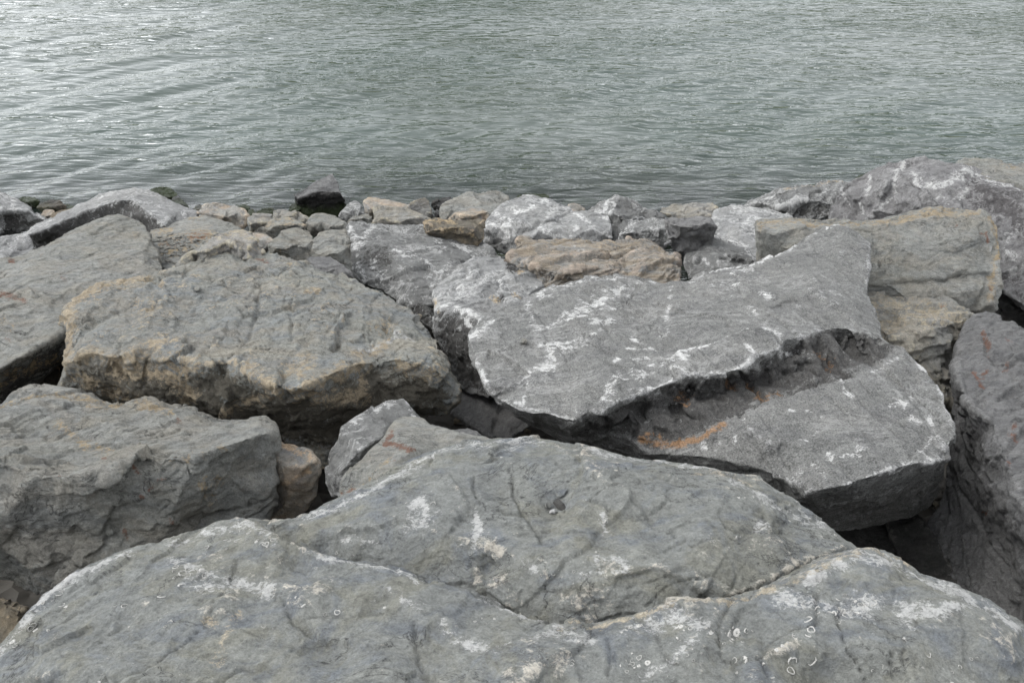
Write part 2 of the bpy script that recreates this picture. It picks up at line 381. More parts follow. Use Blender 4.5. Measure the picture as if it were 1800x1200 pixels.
    for e in bed_: bm.faces.new((prev[e.verts[0]], prev[e.verts[1]], cv))
    bmesh.ops.recalc_face_normals(bm, faces=bm.faces)
    me = bpy.data.meshes.new('cage'); bm.to_mesh(me); bm.free()
    ob = finish(me, name, mat, vox, smooth, amp * min(1, (S / 1.0) ** .5), rnd.uniform(0, 50), paint, cuts, scarp=scarp, lump=lump, bed=bed)
    bpy.data.meshes.remove(me)
    meta(ob, label, cat, group); ROCK[key] = ob
    return ob

def H(s):                                   # "x y h, x y h, ..." -> list of tuples
    return [tuple(float(v) for v in t.split()) for t in s.replace('\n', ' ').split(',') if t.strip()]
def XY(s): return [tuple(float(v) for v in t.split()) for t in s.replace('\n', ' ').split(',') if t.strip()]

def hplane(py, px=900):                     # mean slope of the bank: height where it is seen at row py
    d = raydir(px, py); m = -d[2] / d[1]; y = 1.281 / (m - .319)
    return CAM[2] - m * y
def small(key, name, label, mat, outl, fr=.5, off=0.0, lean=.3, drop=.12, Z=None, hb=None, **kw):
    """a stone lying on the bank: flat-ish top face, front face down to the stones below it"""
    p = XY(outl); y0 = min(q[1] for q in p); y1 = max(q[1] for q in p); x0 = min(q[0] for q in p); x1 = max(q[0] for q in p)
    hb = (hplane(y1) + off) if hb is None else hb; B = at_h(900, y1, hb); yr = y0 + (y1 - y0) * fr
    d = raydir(900, yr); m = -d[2] / d[1]
    if Z is None: Z = (CAM[2] - m * (B[1] - lean * hb)) / (1 + m * lean)
    rnd = random.Random(len(label) + int(x0))
    P = []
    for (x, y) in p:
        if y <= yr: h = Z - drop * (Z - hb) * (yr - y) / (yr - y0 + .1)
        else: h = Z + (hb - Z) * (y - yr) / (y1 - yr)
        P.append((x, y, h))
    W = x1 - x0; ln = []
    oa = p
    for t in (.18, .38, .6, .82):
        x = x0 + W * t; y = yr + rnd.uniform(-.12, .12) * (y1 - y0)
        if inpoly(np.array([x]), np.array([y]), oa)[0] and pdist(np.array([x]), np.array([y]), oa, True)[0][0] > 3: ln.append((x, y, Z + rnd.uniform(0, .2) * (Z - hb)))
    kw.setdefault('jit', 1.6); kw.setdefault('smooth', 2); kw.setdefault('scarp', 1.4)
    return rock(key, name, label, mat, P, lines=[ln] if len(ln) > 1 else (), **kw)

# ---- foreground
rock('H2', 'boulder', 'nearest blue grey boulder with barnacle rings and notched crest, spanning the bottom of the view', 'blue',
 H('''-60 1190 1.95, 0 1127 1.95, 20 1103 1.95, 37 1080 1.95, 67 1050 1.94, 110 1020 1.93, 143 997 1.93, 187 977 1.93, 233 960 1.92, 273 950 1.92, 343 933 1.92, 383 917 1.93, 417 908 1.94, 450 917 1.97,
 467 932 1.98, 500 950 2.0, 533 963 2.02, 573 976 2.02, 628 985 2.02, 683 991 2.02, 727 1004 2.03, 749 1022 2.04, 786 1033 2.05, 823 1040 2.05, 867 1057 2.05, 914 1075 2.06, 958 1095 2.07, 985 1102 2.07, 1013 1094 2.08, 1072 1086 2.09, 1123 1079 2.1, 1162 1066 2.1,
 1217 1062 2.1, 1279 1054 2.1, 1306 1050 2.1, 1349 1027 2.1, 1411 1006 2.1, 1466 982 2.1, 1512 963 2.08, 1532 958 2.07, 1555 963 2.05, 1590 976 2.04, 1625 1002 2.03, 1676 1023 2.02, 1738 1048 2.01, 1769 1076 2.0, 1800 1099 1.99, 1900 1170 1.95, 1990 1330 1.9, 1500 1420 2.0, 900 1420 2.0, 300 1420 2.0, -160 1380 1.9'''),
 lines=[H('343 933 1.925, 325 985 1.97, 380 1010 2.0, 470 1035 2.03, 560 1045 2.06, 700 1040 2.08, 760 1075 2.10, 848 1128 2.13, 900 1120 2.12, 985 1103 2.075'),
        H('1306 1051 2.1, 1400 1040 2.13, 1560 1030 2.13, 1680 1060 2.12, 1770 1120 2.1'),
        H('500 952 2.0, 530 1010 1.99, 600 1045 2.05'),
        H('100 1110 2.02, 300 1080 2.07, 480 1110 2.10, 560 1140 2.09, 640 1200 2.16'),
        H('728 1095 2.10, 735 1160 2.12'), ],
 pts=H('200 1030 2.0, 250 1250 2.2, 600 1280 2.24, 900 1200 2.19, 1150 1150 2.16, 1400 1130 2.19, 1600 1150 2.18, 1300 1280 2.26, 1650 1300 2.2, 420 960 1.97, 640 1015 2.04, 1500 1000 2.10, 1010 1160 2.15, 860 1090 2.08, 900 1340 2.2, 1800 1200 2.06, 30 1190 2.03'),
 smooth=5, vox=.0066, thick=.30, jit=.6, amp=.75, scarp=.75, cat='boulder',
 cuts=[('crack', 3.5, .012, XY('500 1060, 520 1090, 560 1120, 580 1130')), ('crack', 3.5, .012, XY('728 1095, 728 1130, 738 1165, 760 1200')), ('step', 45, -.016, XY('500 1063, 555 1105, 562 1128, 640 1135')),
       ('crack', 3, .01, XY('1070 1120, 1075 1150, 1068 1185')), ('crack', 3, .008, XY('540 1088, 600 1085, 680 1070')), ('crack', 3, .008, XY('1338 1110, 1340 1160, 1350 1190')), ('step', 30, .010, XY('1790 1165, 1745 1170, 1700 1130, 1640 1110'))],
 paint=[('w', 9, .75, XY('0 1150, 30 1100, 80 1050, 150 1000, 230 965')), ('w', 12, .75, XY('300 990, 330 1000, 380 1020, 440 1035, 475 1045')), ('w', 10, .7, XY('300 960, 330 945, 400 925, 440 920, 480 950')), ('w', 7, .8, XY('560 980, 640 987, 700 996, 740 1020')),
        ('w', 12, .65, XY('680 1030, 720 1060, 740 1068')), ('w', 14, .75, XY('780 1095, 800 1120, 850 1135')), ('w', 9, .7, XY('850 1045, 900 1068, 950 1092')), ('w', 16, .75, XY('880 1135, 930 1125, 980 1115, 1040 1125')),
        ('t', 9, .8, XY('985 1104, 1060 1092, 1120 1085, 1170 1070, 1290 1058')), ('w', 20, .7, XY('1100 1105, 1180 1090, 1240 1110')), ('t', 8, .75, XY('1310 1052, 1400 1014, 1470 985, 1530 962, 1600 985')),
        ('w', 26, .8, XY('1380 1045, 1460 1060, 1540 1060, 1600 1075')), ('w', 16, .75, XY('1420 1015, 1500 985, 1560 985, 1620 1010, 1700 1045, 1780 1100')), ('w', 18, .8, XY('1560 1085, 1600 1080, 1640 1070, 1700 1060')), ('w', 10, .7, XY('1130 1190, 1170 1170, 1230 1120')),
        ('w', 15, .6, XY('330 1030, 400 1030')), ('t', 14, .6, XY('360 1095, 380 1090')), ('t', 14, .6, XY('380 1150, 400 1100, 420 1080'))])
rock('H1', 'boulder', 'wide domed blue grey boulder with a scooped hollow, loose shards lying in its top dent', 'blue',
 H('''400 990 1.80, 440 940 1.82, 480 912 1.86, 513 915 1.87, 533 908 1.87, 567 883 1.87, 600 870 1.87, 633 857 1.87, 683 817 1.86, 750 790 1.86, 800 778 1.86, 867 772 1.86, 933 773 1.86, 967 775 1.86, 1013 785 1.86, 1033 796 1.86, 1100 807 1.87, 1153 812 1.87,
 1233 820 1.87, 1283 830 1.88, 1333 842 1.88, 1364 864 1.88, 1403 883 1.88, 1466 920 1.87, 1516 957 1.86, 1545 1010 1.78, 1480 1060 1.80, 1300 1150 1.85, 970 1190 1.86, 700 1130 1.84, 520 1060 1.82'''),
 lines=[H('600 872 1.875, 700 850 1.93, 800 820 1.94, 900 815 1.96, 1010 815 1.96, 1150 850 1.99, 1280 860 1.98, 1364 890 1.96'),
        H('911 980 2.03, 908 992 2.02, 896 1008 2.00, 870 1028 1.975'),
        H('640 930 1.98, 760 930 2.01, 850 960 2.00, 911 978 2.03, 1000 985 2.06, 1120 1000 2.07, 1200 1010 2.06, 1290 1045 2.03'),
        H('1320 1020 2.0, 1300 1040 2.02, 1400 990 2.0, 1480 960 1.93')],
 pts=H('790 1000 1.95, 720 985 1.95, 860 1000 1.945, 850 1040 1.95, 1000 1060 2.0, 1150 1060 2.02, 1020 890 1.995, 950 900 1.97, 975 885 1.96, 1110 900 2.03, 1250 920 2.04, 1350 950 2.01, 560 930 1.93, 820 880 1.985, 700 890 1.98'),
 smooth=5, vox=.0064, thick=.34, jit=.6, amp=.75, scarp=.85,
 cuts=[('crack', 3, .014, XY('830 833, 836 866, 842 880')), ('crack', 3, .016, XY('903 844, 905 870, 916 898, 935 920, 947 943, 952 955')), ('crack', 3, .014, XY('874 894, 890 905, 918 908')), ('step', 20, .014, XY('947 943, 985 930, 1010 920, 1012 912')),
       ('crack', 3, .012, XY('947 942, 1000 934, 1060 938')), ('step', 40, .02, XY('1040 840, 1028 830, 1022 815')), ('step', 24, .014, XY('1020 1050, 1030 1075, 1055 1095')), ('crack', 3, .01, XY('1295 1015, 1285 1035, 1300 1045')), ('step', 25, -.02, XY('1105 1010, 1150 1000, 1200 1020, 1230 1040')),
       ('crack', 3, .01, XY('1110 875, 1135 890, 1150 910')), ('bump', 22, -.02, XY('975 895, 985 890')), ('bump', 25, -.016, XY('870 850, 885 860')), ('step', 20, .012, XY('800 850, 820 880, 822 900, 800 925')), ('step', 26, -.012, XY('1340 890, 1350 915, 1330 935'))],
 paint=[('w', 9, .75, XY('540 905, 580 890, 640 865, 700 825, 760 795')), ('w', 9, .75, XY('720 785, 800 783, 860 779, 920 778, 960 782')), ('w', 11, .8, XY('720 905, 735 875, 750 890, 745 915, 715 925')), ('w', 9, .7, XY('750 920, 770 900')), ('w', 10, .7, XY('835 895, 840 930, 835 960')), ('w', 8, .6, XY('600 945, 660 950')),
        ('w', 9, .7, XY('1060 900, 1062 925')), ('w', 10, .7, XY('1050 985, 1090 985, 1100 1005, 1000 1010')), ('w', 7, .65, XY('1040 800, 1120 812, 1200 820, 1290 835')), ('w', 13, .65, XY('1290 850, 1340 870, 1400 895, 1450 925')), ('t', 6, .5, XY('1200 830, 1330 850')), ('w', 8, .7, XY('1330 930, 1340 915, 1345 925')),
        ('w', 8, .65, XY('920 990, 940 1000')), ('w', 7, .6, XY('1000 1005, 1030 1020, 1010 1015'))])
rock('D', 'boulder', 'large warm grey boulder with rust specks and ridged front, at the left above the foreground', 'grey',
 H('''-120 760 1.45, -60 720 1.48, 0 707 1.50, 20 690 1.48, 53 677 1.46, 70 676 1.46, 100 687 1.46, 143 695 1.46, 187 703 1.48, 233 710 1.49, 267 710 1.50, 303 722 1.52, 343 722 1.52, 363 727 1.53, 383 735 1.54, 433 737 1.55, 467 733 1.55, 480 747 1.55, 481 783 1.52, 475 830 1.45, 475 867 1.40, 473 910 1.32,
 440 960 1.30, 345 990 1.28, 230 1040 1.2, 67 1047 1.2, 27 1030 1.2, 0 1023 1.2, -100 1010 1.2'''),
 lines=[H('-60 740 1.56, 0 735 1.57, 60 730 1.57, 100 728 1.57, 160 728 1.57, 200 735 1.57, 250 735 1.56, 303 724 1.53'),
        H('-60 815 1.74, 0 812 1.74, 50 826 1.75, 65 833 1.75, 130 836 1.77, 175 826 1.77, 260 796 1.75, 350 800 1.76, 400 780 1.75, 440 768 1.72, 475 760 1.62'),
        H('70 800 1.66, 120 815 1.67, 180 805 1.67, 240 775 1.68'),
        H('185 835 1.76, 175 880 1.66, 120 940 1.50'),
        H('300 800 1.75, 330 850 1.66, 300 900 1.54, 250 960 1.42'),
        H('420 775 1.74, 400 830 1.62, 400 900 1.42'),],
 pts=H('20 900 1.60, -60 900 1.6, 60 980 1.38, 150 970 1.42, 240 880 1.62, 180 1010 1.33, 370 860 1.60, 130 760 1.62, 300 760 1.66, 200 765 1.64, 390 755 1.64'),
 smooth=3, vox=.0076, jit=1.0, amp=1.0, thick=.4, scarp=1.1,
 cuts=[('crack', 3, .015, XY('0 800, 40 815, 50 825')), ('step', 18, .015, XY('0 1010, 40 990, 100 985')), ('crack', 3, .014, XY('60 1010, 120 985, 150 1000')), ('step', 25, .018, XY('290 745, 230 770, 200 760, 150 740')), ('crack', 3, .012, XY('200 900, 180 940')), ('crack', 3, .01, XY('370 855, 360 890'))],
 paint=[('t', 9, .75, XY('0 712, 60 700, 150 705, 230 715, 300 726')), ('t', 10, .7, XY('100 738, 130 765, 150 780, 190 790')), ('t', 14, .6, XY('300 810, 360 800, 390 785')), ('t', 16, .5, XY('360 850, 370 880, 390 840')),
        ('r', 4, .85, XY('235 806, 240 820, 248 832')), ('r', 4, .8, XY('278 846, 300 842')), ('r', 4, .8, XY('262 862, 266 858')), ('r', 5, .85, XY('218 938, 222 950')), ('r', 4, .8, XY('106 834, 118 833')), ('r', 4, .8, XY('180 803, 188 806')), ('r', 4, .8, XY('298 908, 300 914')), ('r', 4, .8, XY('246 878, 250 874')), ('r', 4, .7, XY('310 735, 316 737'))])
rock('G', 'boulder', 'tan grey stone with a rust red stroke, tucked behind the domed foreground boulder', 'grey',
 H('''712 733 1.62, 733 733 1.62, 747 737 1.62, 757 747 1.62, 773 753 1.63, 800 760 1.64, 830 770 1.65, 857 772 1.66, 870 800 1.62, 760 840 1.66, 650 900 1.66, 600 900 1.62, 593 867 1.64, 597 847 1.65, 613 827 1.66, 647 793 1.66, 667 773 1.65, 683 750 1.64, 693 737 1.63'''),
 lines=[H('700 760 1.68, 720 790 1.73, 680 830 1.74')], vox=.007, jit=.6, amp=.6, thick=.6,
 paint=[('r', 6, .95, XY('678 777, 700 781, 725 790')), ('r', 5, .8, XY('683 765, 688 757')), ('r', 4, .6, XY('600 865, 620 858')), ('t', 7, .5, XY('600 862, 640 845, 690 800')), ('r', 3, .7, XY('692 808, 695 810'))])
rock('F', 'boulder', 'dark grey angular stone with white specks, left behind the stone with the red stroke', 'web',
 H('''683 702 1.45, 710 698 1.44, 723 713 1.44, 740 732 1.42, 745 780 1.4, 700 830 1.4, 640 880 1.38, 600 890 1.38, 593 870 1.40, 582 867 1.38, 577 843 1.42, 571 810 1.45, 577 790 1.49, 592 773 1.50, 600 753 1.50, 633 730 1.50, 653 718 1.48'''),
 lines=[H('600 758 1.51, 625 775 1.56, 640 785 1.56, 660 775 1.55'), H('640 785 1.56, 612 815 1.53, 605 850 1.46')], vox=.007, thick=.5, jit=1.2,
 cuts=[('step', 10, .012, XY('660 775, 620 800, 600 840'))], paint=[('w', 7, .7, XY('700 700, 650 725, 610 755')), ('w', 6, .7, XY('660 780, 625 800, 612 820')), ('w', 5, .7, XY('715 710, 730 730'))])
rock('E', 'boulder', 'small brown stone with pale edges wedged right of the rust specked boulder', 'tan',
 H('''465 760 1.36, 478 768 1.38, 497 775 1.40, 523 790 1.42, 547 795 1.43, 557 807 1.42, 562 827 1.40, 558 870 1.30, 540 897 1.22, 513 913 1.18, 480 910 1.2, 455 890 1.2, 450 800 1.3'''),
 lines=[H('470 800 1.44, 500 820 1.48, 530 822 1.47, 553 812 1.44'), H('500 820 1.48, 505 870 1.34, 500 900 1.24')], vox=.007, thick=.45, jit=1.3,
 paint=[('t', 8, .75, XY('480 775, 500 783, 530 800, 545 800')), ('t', 7, .7, XY('545 800, 540 825, 500 850'))])
# ---- left side
rock('C', 'boulder', 'big rounded grey boulder with buff brown rim and dark front face, left of centre', 'brown',
 H('''100 700 1.10, 106 650 1.22, 106 610 1.32, 112 570 1.32, 118 545 1.31, 127 525 1.29, 145 513 1.28, 167 503 1.27, 200 494 1.26, 233 485 1.26, 287 473 1.25, 317 467 1.24, 340 459 1.23, 367 452 1.22, 417 446 1.20, 467 447 1.19, 517 453 1.19, 550 464 1.20, 615 486 1.22, 637 496 1.23, 665 512 1.25, 700 532 1.27, 720 545 1.28, 740 562 1.30, 757 580 1.31,
 770 597 1.33, 773 618 1.35, 784 638 1.36, 796 660 1.35, 808 685 1.31, 808 706 1.27, 784 723 1.18, 747 735 1.10, 700 752 1.06, 655 775 1.04, 620 800 1.02, 570 822 1.0, 520 805 1.0, 440 780 .98, 380 770 .95, 300 760 .95, 200 745 .98, 140 735 1.0'''),
 lines=[H('108 640 1.42, 135 628 1.50, 163 618 1.54, 190 627 1.55, 220 622 1.56, 250 612 1.55, 283 610 1.55, 292 632 1.56, 333 634 1.57, 367 640 1.57, 413 638 1.57, 430 653 1.58, 480 675 1.60, 513 687 1.62, 547 673 1.61, 597 650 1.59, 633 638 1.56, 677 630 1.54, 700 629 1.53, 733 637 1.52, 753 643 1.50, 772 652 1.46, 800 680 1.36'),
        H('112 660 1.34, 180 675 1.36, 250 690 1.37, 330 700 1.38, 400 720 1.34, 440 715 1.37, 500 715 1.42, 540 700 1.46, 570 710 1.44, 640 720 1.30, 700 718 1.26, 780 715 1.22'),
        H('333 636 1.57, 330 665 1.49, 330 698 1.385'), H('120 548 1.33, 130 560 1.38, 140 590 1.46, 140 622 1.51'), H('638 640 1.555, 636 680 1.44, 632 718 1.32')],
 pts=H('210 560 1.41, 300 540 1.38, 420 540 1.40, 520 560 1.46, 620 570 1.45, 700 600 1.45, 300 590 1.50, 450 600 1.52, 560 630 1.57, 400 490 1.31, 560 510 1.34, 250 510 1.33, 160 540 1.36, 470 750 1.19, 560 765 1.17, 640 745 1.17, 520 745 1.26'),
 smooth=3, vox=.0082, jit=.8, thick=.38, scarp=1.2,
 cuts=[('step', 40, .022, XY('252 560, 272 545, 285 525, 288 505, 285 495')), ('crack', 4, .02, XY('252 560, 272 545, 285 525')), ('step', 22, .012, XY('250 500, 285 497, 290 505')), ('crack', 3, .016, XY('452 495, 460 510, 452 545, 440 580, 425 620')), ('crack', 2.5, .012, XY('515 530, 510 600')), ('step', 25, .012, XY('575 605, 530 595, 500 640')),
       ('step', 18, .012, XY('350 600, 400 618, 430 615')), ('crack', 2.5, .01, XY('385 615, 395 640')), ('step', 20, .012, XY('700 560, 650 575, 640 600')), ('bump', 6, .02, XY('325 600, 327 604')), ('step', 15, .015, XY('740 640, 700 660, 650 690'))],
 paint=[('t', 15, 1.00, XY('108 640, 112 600, 120 560, 130 530, 170 505, 240 486')), ('t', 16, 0.96, XY('115 640, 165 617, 200 640, 240 620, 283 605, 292 640')), ('t', 20, 1.00, XY('200 645, 240 655, 290 660, 320 680, 330 695')), ('t', 20, 0.96, XY('320 640, 340 650, 300 650')), ('t', 13, 0.90, XY('130 660, 180 690, 240 700, 280 715')), ('t', 13, 0.84, XY('400 720, 440 705, 470 705')),
        ('t', 15, 0.90, XY('440 650, 480 680, 520 690, 560 670, 600 650')), ('t', 18, 0.90, XY('540 680, 600 660, 640 640')), ('t', 16, 0.96, XY('700 640, 740 650, 770 655')), ('t', 9, 0.96, XY('638 665, 638 700')), ('t', 18, 0.84, XY('560 700, 600 700, 640 700')), ('t', 20, 0.78, XY('500 650, 540 640, 530 660')), ('t', 15, 0.72, XY('240 540, 270 545, 265 530')), ('t', 7, 0.96, XY('233 486, 260 490, 285 503')),
        ('t', 11, 0.72, XY('620 620, 680 600')), ('r', 4, .55, XY('450 453, 470 460')), ('t', 7, 0.84, XY('510 465, 512 485')), ('t', 7, 0.84, XY('540 510, 560 512')), ('t', 11, 0.72, XY('650 570, 690 575')), ('w', 6, .6, XY('620 615, 660 600, 700 590, 730 600')),
        ('k', 14, .85, XY('112 665, 180 640, 270 625, 300 650, 400 648, 480 690, 560 685, 640 650, 690 645, 740 665, 790 690, 780 722, 700 745, 600 790, 460 770, 300 725, 140 700'), 1)])  # k fill paints in the front's shade along with its wet lower zone
rock('B1', 'boulder', 'large tan grey boulder with smooth sloping top at the left, behind the big rounded one', 'grey',
 H('''-140 520 .92, -80 480 .92, 0 459 .95, 30 450 .95, 70 433 .95, 110 413 .95, 140 399 .94, 165 388 .93, 190 381 .93, 208 378 .92, 243 386 .92, 258 400 .93, 266 425 .95, 285 460 1.0, 300 500 1.05, 230 560 1.12, 150 600 1.15, 106 640 1.05, 60 680 .95, 0 712 .85, -100 740 .8'''),
 lines=[H('-100 675 1.25, 0 648 1.28, 30 630 1.29, 60 616 1.29, 108 588 1.27, 150 560 1.22'), H('258 400 .93, 262 425 1.0, 250 450 1.06')],
 pts=H('60 520 1.17, 150 470 1.08, 100 570 1.25, 200 430 1.01, 0 560 1.22, -60 560 1.2, 180 520 1.15, 50 470 1.06'),
 smooth=4, vox=.009, jit=.5, amp=.7, thick=.4,
 cuts=[('step', 20, .012, XY('30 515, 15 500, 8 485')), ('crack', 3, .012, XY('110 520, 125 530')), ('crack', 3, .012, XY('140 570, 160 560'))],
 paint=[('r', 6, .9, XY('5 518, 18 521')), ('r', 4, .7, XY('25 523, 45 530')), ('r', 4, .8, XY('18 460, 22 458')), ('r', 4, .7, XY('110 490, 116 493')), ('r', 3, .7, XY('72 452, 75 450')), ('t', 6, .6, XY('236 413, 240 416')), ('t', 10, .5, XY('0 560, 20 570')), ('t', 12, .75, XY('0 672, 50 650, 95 628')),
        ('k', 7, .8, XY('25 582, 45 580, 40 592'), 1), ('k', 10, .85, XY('0 660, 60 622, 110 594, 112 640, 0 715'), 1), ('r', 3, .7, XY('10 596, 20 600'))])  # large k fill puts the underside's shade into the colour
rock('A2', 'slab', 'long light grey slab with a straight white crest and dark flank, left by the water', 'pale',
 H('''38 412 .42, 80 388 .42, 150 355 .42, 190 337 .42, 215 331 .42, 232 329 .42, 262 333 .40, 300 352 .38, 330 366 .38, 347 374 .38, 345 390 .40, 300 410 .42, 262 412 .35, 200 430 .2, 120 450 .2, 62 440 .2, 52 425 .3'''),
 lines=[H('42 412 .45, 60 410 .47, 100 392 .50, 150 371 .52, 190 356 .54, 205 352 .55, 232 348 .54, 262 372 .56, 290 397 .58'), H('200 335 .44, 215 345 .50, 207 352 .55')],
 smooth=3, jit=.35, amp=.6, thick=.4, bed=(.4, 2, 1.5),
 cuts=[('step', 16, .02, XY('200 385, 235 372, 262 380'))], paint=[('w', 4, .4, XY('45 408, 100 384, 160 356, 215 332')), ('w', 4, .2, XY('235 331, 270 345, 300 360, 340 374')), ('k', 5, .85, XY('55 413, 100 394, 150 373, 205 354, 232 352, 262 378, 285 400, 280 412, 60 445'), 1)])  # k fill darkens the flank below the crest, its shade kept as colour
rock('A1', 'boulder', 'pale topped grey boulder with a dark pitted front at the far left edge', 'pale',
 H('''-90 350 .38, -40 340 .38, 0 338 .38, 12 340 .38, 25 350 .38, 48 362 .38, 65 376 .38, 84 387 .36, 60 398 .30, 40 408 .22, 20 415 .18, 0 424 .12, -60 440 .1'''),
 lines=[H('-60 366 .50, 0 367 .52, 30 369 .52, 50 370 .50, 70 385 .42')], thick=.5,
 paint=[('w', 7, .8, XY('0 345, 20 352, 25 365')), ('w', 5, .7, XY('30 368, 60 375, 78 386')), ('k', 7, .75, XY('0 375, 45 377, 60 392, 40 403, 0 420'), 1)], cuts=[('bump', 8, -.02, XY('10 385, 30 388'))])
small('A3', 'slab', 'small whitish slab below the straight crested slab at the left edge', 'pale', '-60 430, 0 420, 30 413, 45 415, 56 428, 62 436, 30 460, 0 475, -60 490', fr=.7, Z=.66, paint=[('w', 12, .4, XY('0 445, 40 425'))])
rock('AA', 'slab', 'flat grey slab with orange stained hollow and stone chips lying on it', 'grey',
 H('''262 404 .55, 292 397 .54, 330 382 .52, 362 380 .52, 390 386 .53, 425 402 .56, 430 430 .62, 380 470 .8, 300 480 .85, 280 470 .8, 268 430 .66'''),
 pts=H('320 420 .68, 300 440 .73, 350 410 .63, 340 440 .74'), jit=.5, amp=.7, thick=.3,
 cuts=[('step', 10, .02, XY('390 415, 350 425, 300 440, 275 442'))], paint=[('t', 10, .8, XY('270 410, 300 405')), ('r', 9, .6, XY('290 430, 330 420, 360 415')), ('t', 12, .8, XY('285 450, 320 440, 345 436')), ('t', 14, .8, XY('290 425, 370 416')), ('t', 6, .7, XY('335 385, 355 382'))])
small('Z9', 'boulder', 'brown stone with a pale crusted crest just behind the big rounded boulder', 'olive', '300 472, 337 443, 370 425, 390 412, 412 405, 437 407, 450 420, 464 442, 460 470, 380 490', fr=.35, off=.04, paint=[('t', 8, .8, XY('380 420, 412 408, 440 418, 455 435')), ('t', 8, .6, XY('375 444, 410 430, 440 440'))])
small('Z1', 'boulder', 'rounded tan stone by the water, right of the straight crested slab', 'tan', '345 374, 362 360, 380 356, 412 360, 430 369, 436 380, 436 392, 427 402, 412 400, 385 392', fr=.45, lean=.5, smooth=5)
small('Z2', 'stone', 'small grey stone right of the rounded tan stone', 'olive', '432 382, 447 377, 462 376, 479 377, 480 392, 460 405, 440 412', fr=.4)
small('Z3', 'stone', 'low olive grey stone with two humps, left of the dark block', 'olive', '476 388, 478 370, 488 366, 500 366, 512 371, 525 372, 543 383, 540 400, 510 400, 480 398', fr=.4, cuts=[('crack', 2.5, .02, XY('492 372, 490 384'))])
small('Z4', 'boulder', 'blocky grey stone with a pale mottled crest between smaller stones, left of the dark block', 'brown', '443 408, 458 396, 470 387, 487 383, 505 380, 525 385, 538 396, 537 412, 500 425, 482 424, 460 415', fr=.35, paint=[('t', 7, .7, XY('460 400, 490 385, 520 384, 535 395'))])
small('Z10', 'stone', 'little brown stone beside the pale crusted crest', 'tan', '437 407, 455 408, 470 411, 482 422, 480 440, 455 445, 445 430', fr=.4)
small('Z5', 'stone', 'grey layered stone directly below the dark block standing in the water', 'grey', '537 392, 545 383, 550 379, 565 377, 580 379, 595 387, 609 392, 612 410, 570 418, 545 412', fr=.45, bed=(.4, 2, 1.5))
small('Z6', 'boulder', 'smooth grey stone behind the crest of the big rounded boulder', 'grey', '470 430, 482 420, 495 412, 512 405, 525 402, 547 405, 552 420, 552 460, 520 470, 475 455', fr=.4, lean=.6, paint=[('t', 7, .6, XY('490 440, 505 436'))])
small('Z7', 'boulder', 'grey stone wedged left of the white edged dark boulder', 'grey', '546 440, 551 422, 562 410, 585 406, 606 406, 618 430, 622 485, 600 480, 570 470, 548 458', fr=.4, lean=.6)
small('Z8', 'slab', 'low flat grey stone right behind the big rounded boulder', 'dgrey', '540 450, 556 450, 580 452, 600 465, 618 480, 625 500, 580 500, 540 480', fr=.5, off=.05)
rock('X', 'boulder', 'dark wet based grey block standing alone in the water\'s edge', 'dgrey',
 H('''516 340 .22, 525 336 .24, 550 320 .30, 575 307 .36, 585 305 .36, 592 315 .34, 597 332 .28, 605 347 .2, 609 360 .1, 605 372 .03, 592 384 -.02, 575 382 -.02, 547 384 -.02, 530 377 0, 522 362 .08, 517 350 .16'''),
 lines=[H('518 345 .24, 525 349 .27, 547 339 .30, 562 335 .31, 595 337 .29, 602 344 .24')], jit=.7, thick=.45, vox=.010,
 paint=[('k', 5, .95, XY('519 351, 547 341, 562 337, 595 339, 604 346, 612 365, 592 388, 547 388, 526 372'), 1), ('w', 5, .2, XY('530 340, 560 325, 580 315'))])
small('Y1', 'stone', 'pale grey pointed stone leaning on the dark block\'s right side', 'web', '594 384, 600 372, 610 362, 618 357, 625 354, 635 362, 642 376, 640 395, 607 398', fr=.4)
small('Y2', 'stone', 'little striped grey stone above the white edged dark boulder', 'grey', '610 390, 620 379, 631 376, 642 374, 656 379, 656 398, 630 402, 612 400', fr=.4)
small('Y3', 'stone', 'low buff stone at the waterline with a pale top', 'tan', '640 368, 639 355, 647 347, 665 347, 682 349, 710 355, 722 358, 722 378, 680 385, 645 385', fr=.4)
small('Y4', 'boulder', 'flat olive grey stone with diagonal grain at the waterline', 'olive', '653 395, 655 377, 657 365, 665 360, 687 362, 717 367, 745 375, 757 384, 752 402, 700 408, 660 405', fr=.45, bed=(.4, 2, 1.5))
small('Y5', 'stone', 'thin triangular stone with a pale outline pointing up at the waterline', 'olive', '714 366, 722 358, 730 352, 740 347, 748 345, 753 352, 758 367, 765 384, 740 386', fr=.75, paint=[('t', 3, .8, XY('716 364, 730 353, 748 346, 754 356, 764 382'))])
small('Y6', 'stone', 'dark wet stone by the water between the triangular stone and a flat grey one', 'black', '760 366, 762 357, 770 351, 790 347, 802 352, 795 368, 772 376', fr=.5, off=-.02)
small('Y6b', 'stone', 'tiny dark stone under the dark wet one by the water', 'black', '762 372, 768 367, 775 372, 778 384, 764 386', fr=.5)
small('Y7', 'boulder', 'wide low grey boulder sloping into the water left of the pale rounded one', 'grey', '773 388, 774 365, 784 357, 795 351, 812 343, 830 340, 850 340, 880 341, 893 348, 890 365, 872 385, 800 398', fr=.7, lean=.8)
small('Y8', 'stone', 'tan crusted stone left of the pale rounded boulder', 'tan', '786 390, 800 376, 812 371, 825 366, 850 363, 858 372, 862 384, 856 398, 800 400', fr=.4)
small('Y9', 'boulder', 'dark brown layered stone with buff top between the white edged and pale rounded boulders', 'ruddy', '744 392, 750 386, 770 382, 790 385, 800 385, 825 386, 852 388, 850 422, 838 436, 812 432, 780 420, 750 408', fr=.35, paint=[('t', 6, .8, XY('748 390, 775 386, 800 390')), ('t', 5, .7, XY('765 405, 800 400, 830 415, 845 425'))])
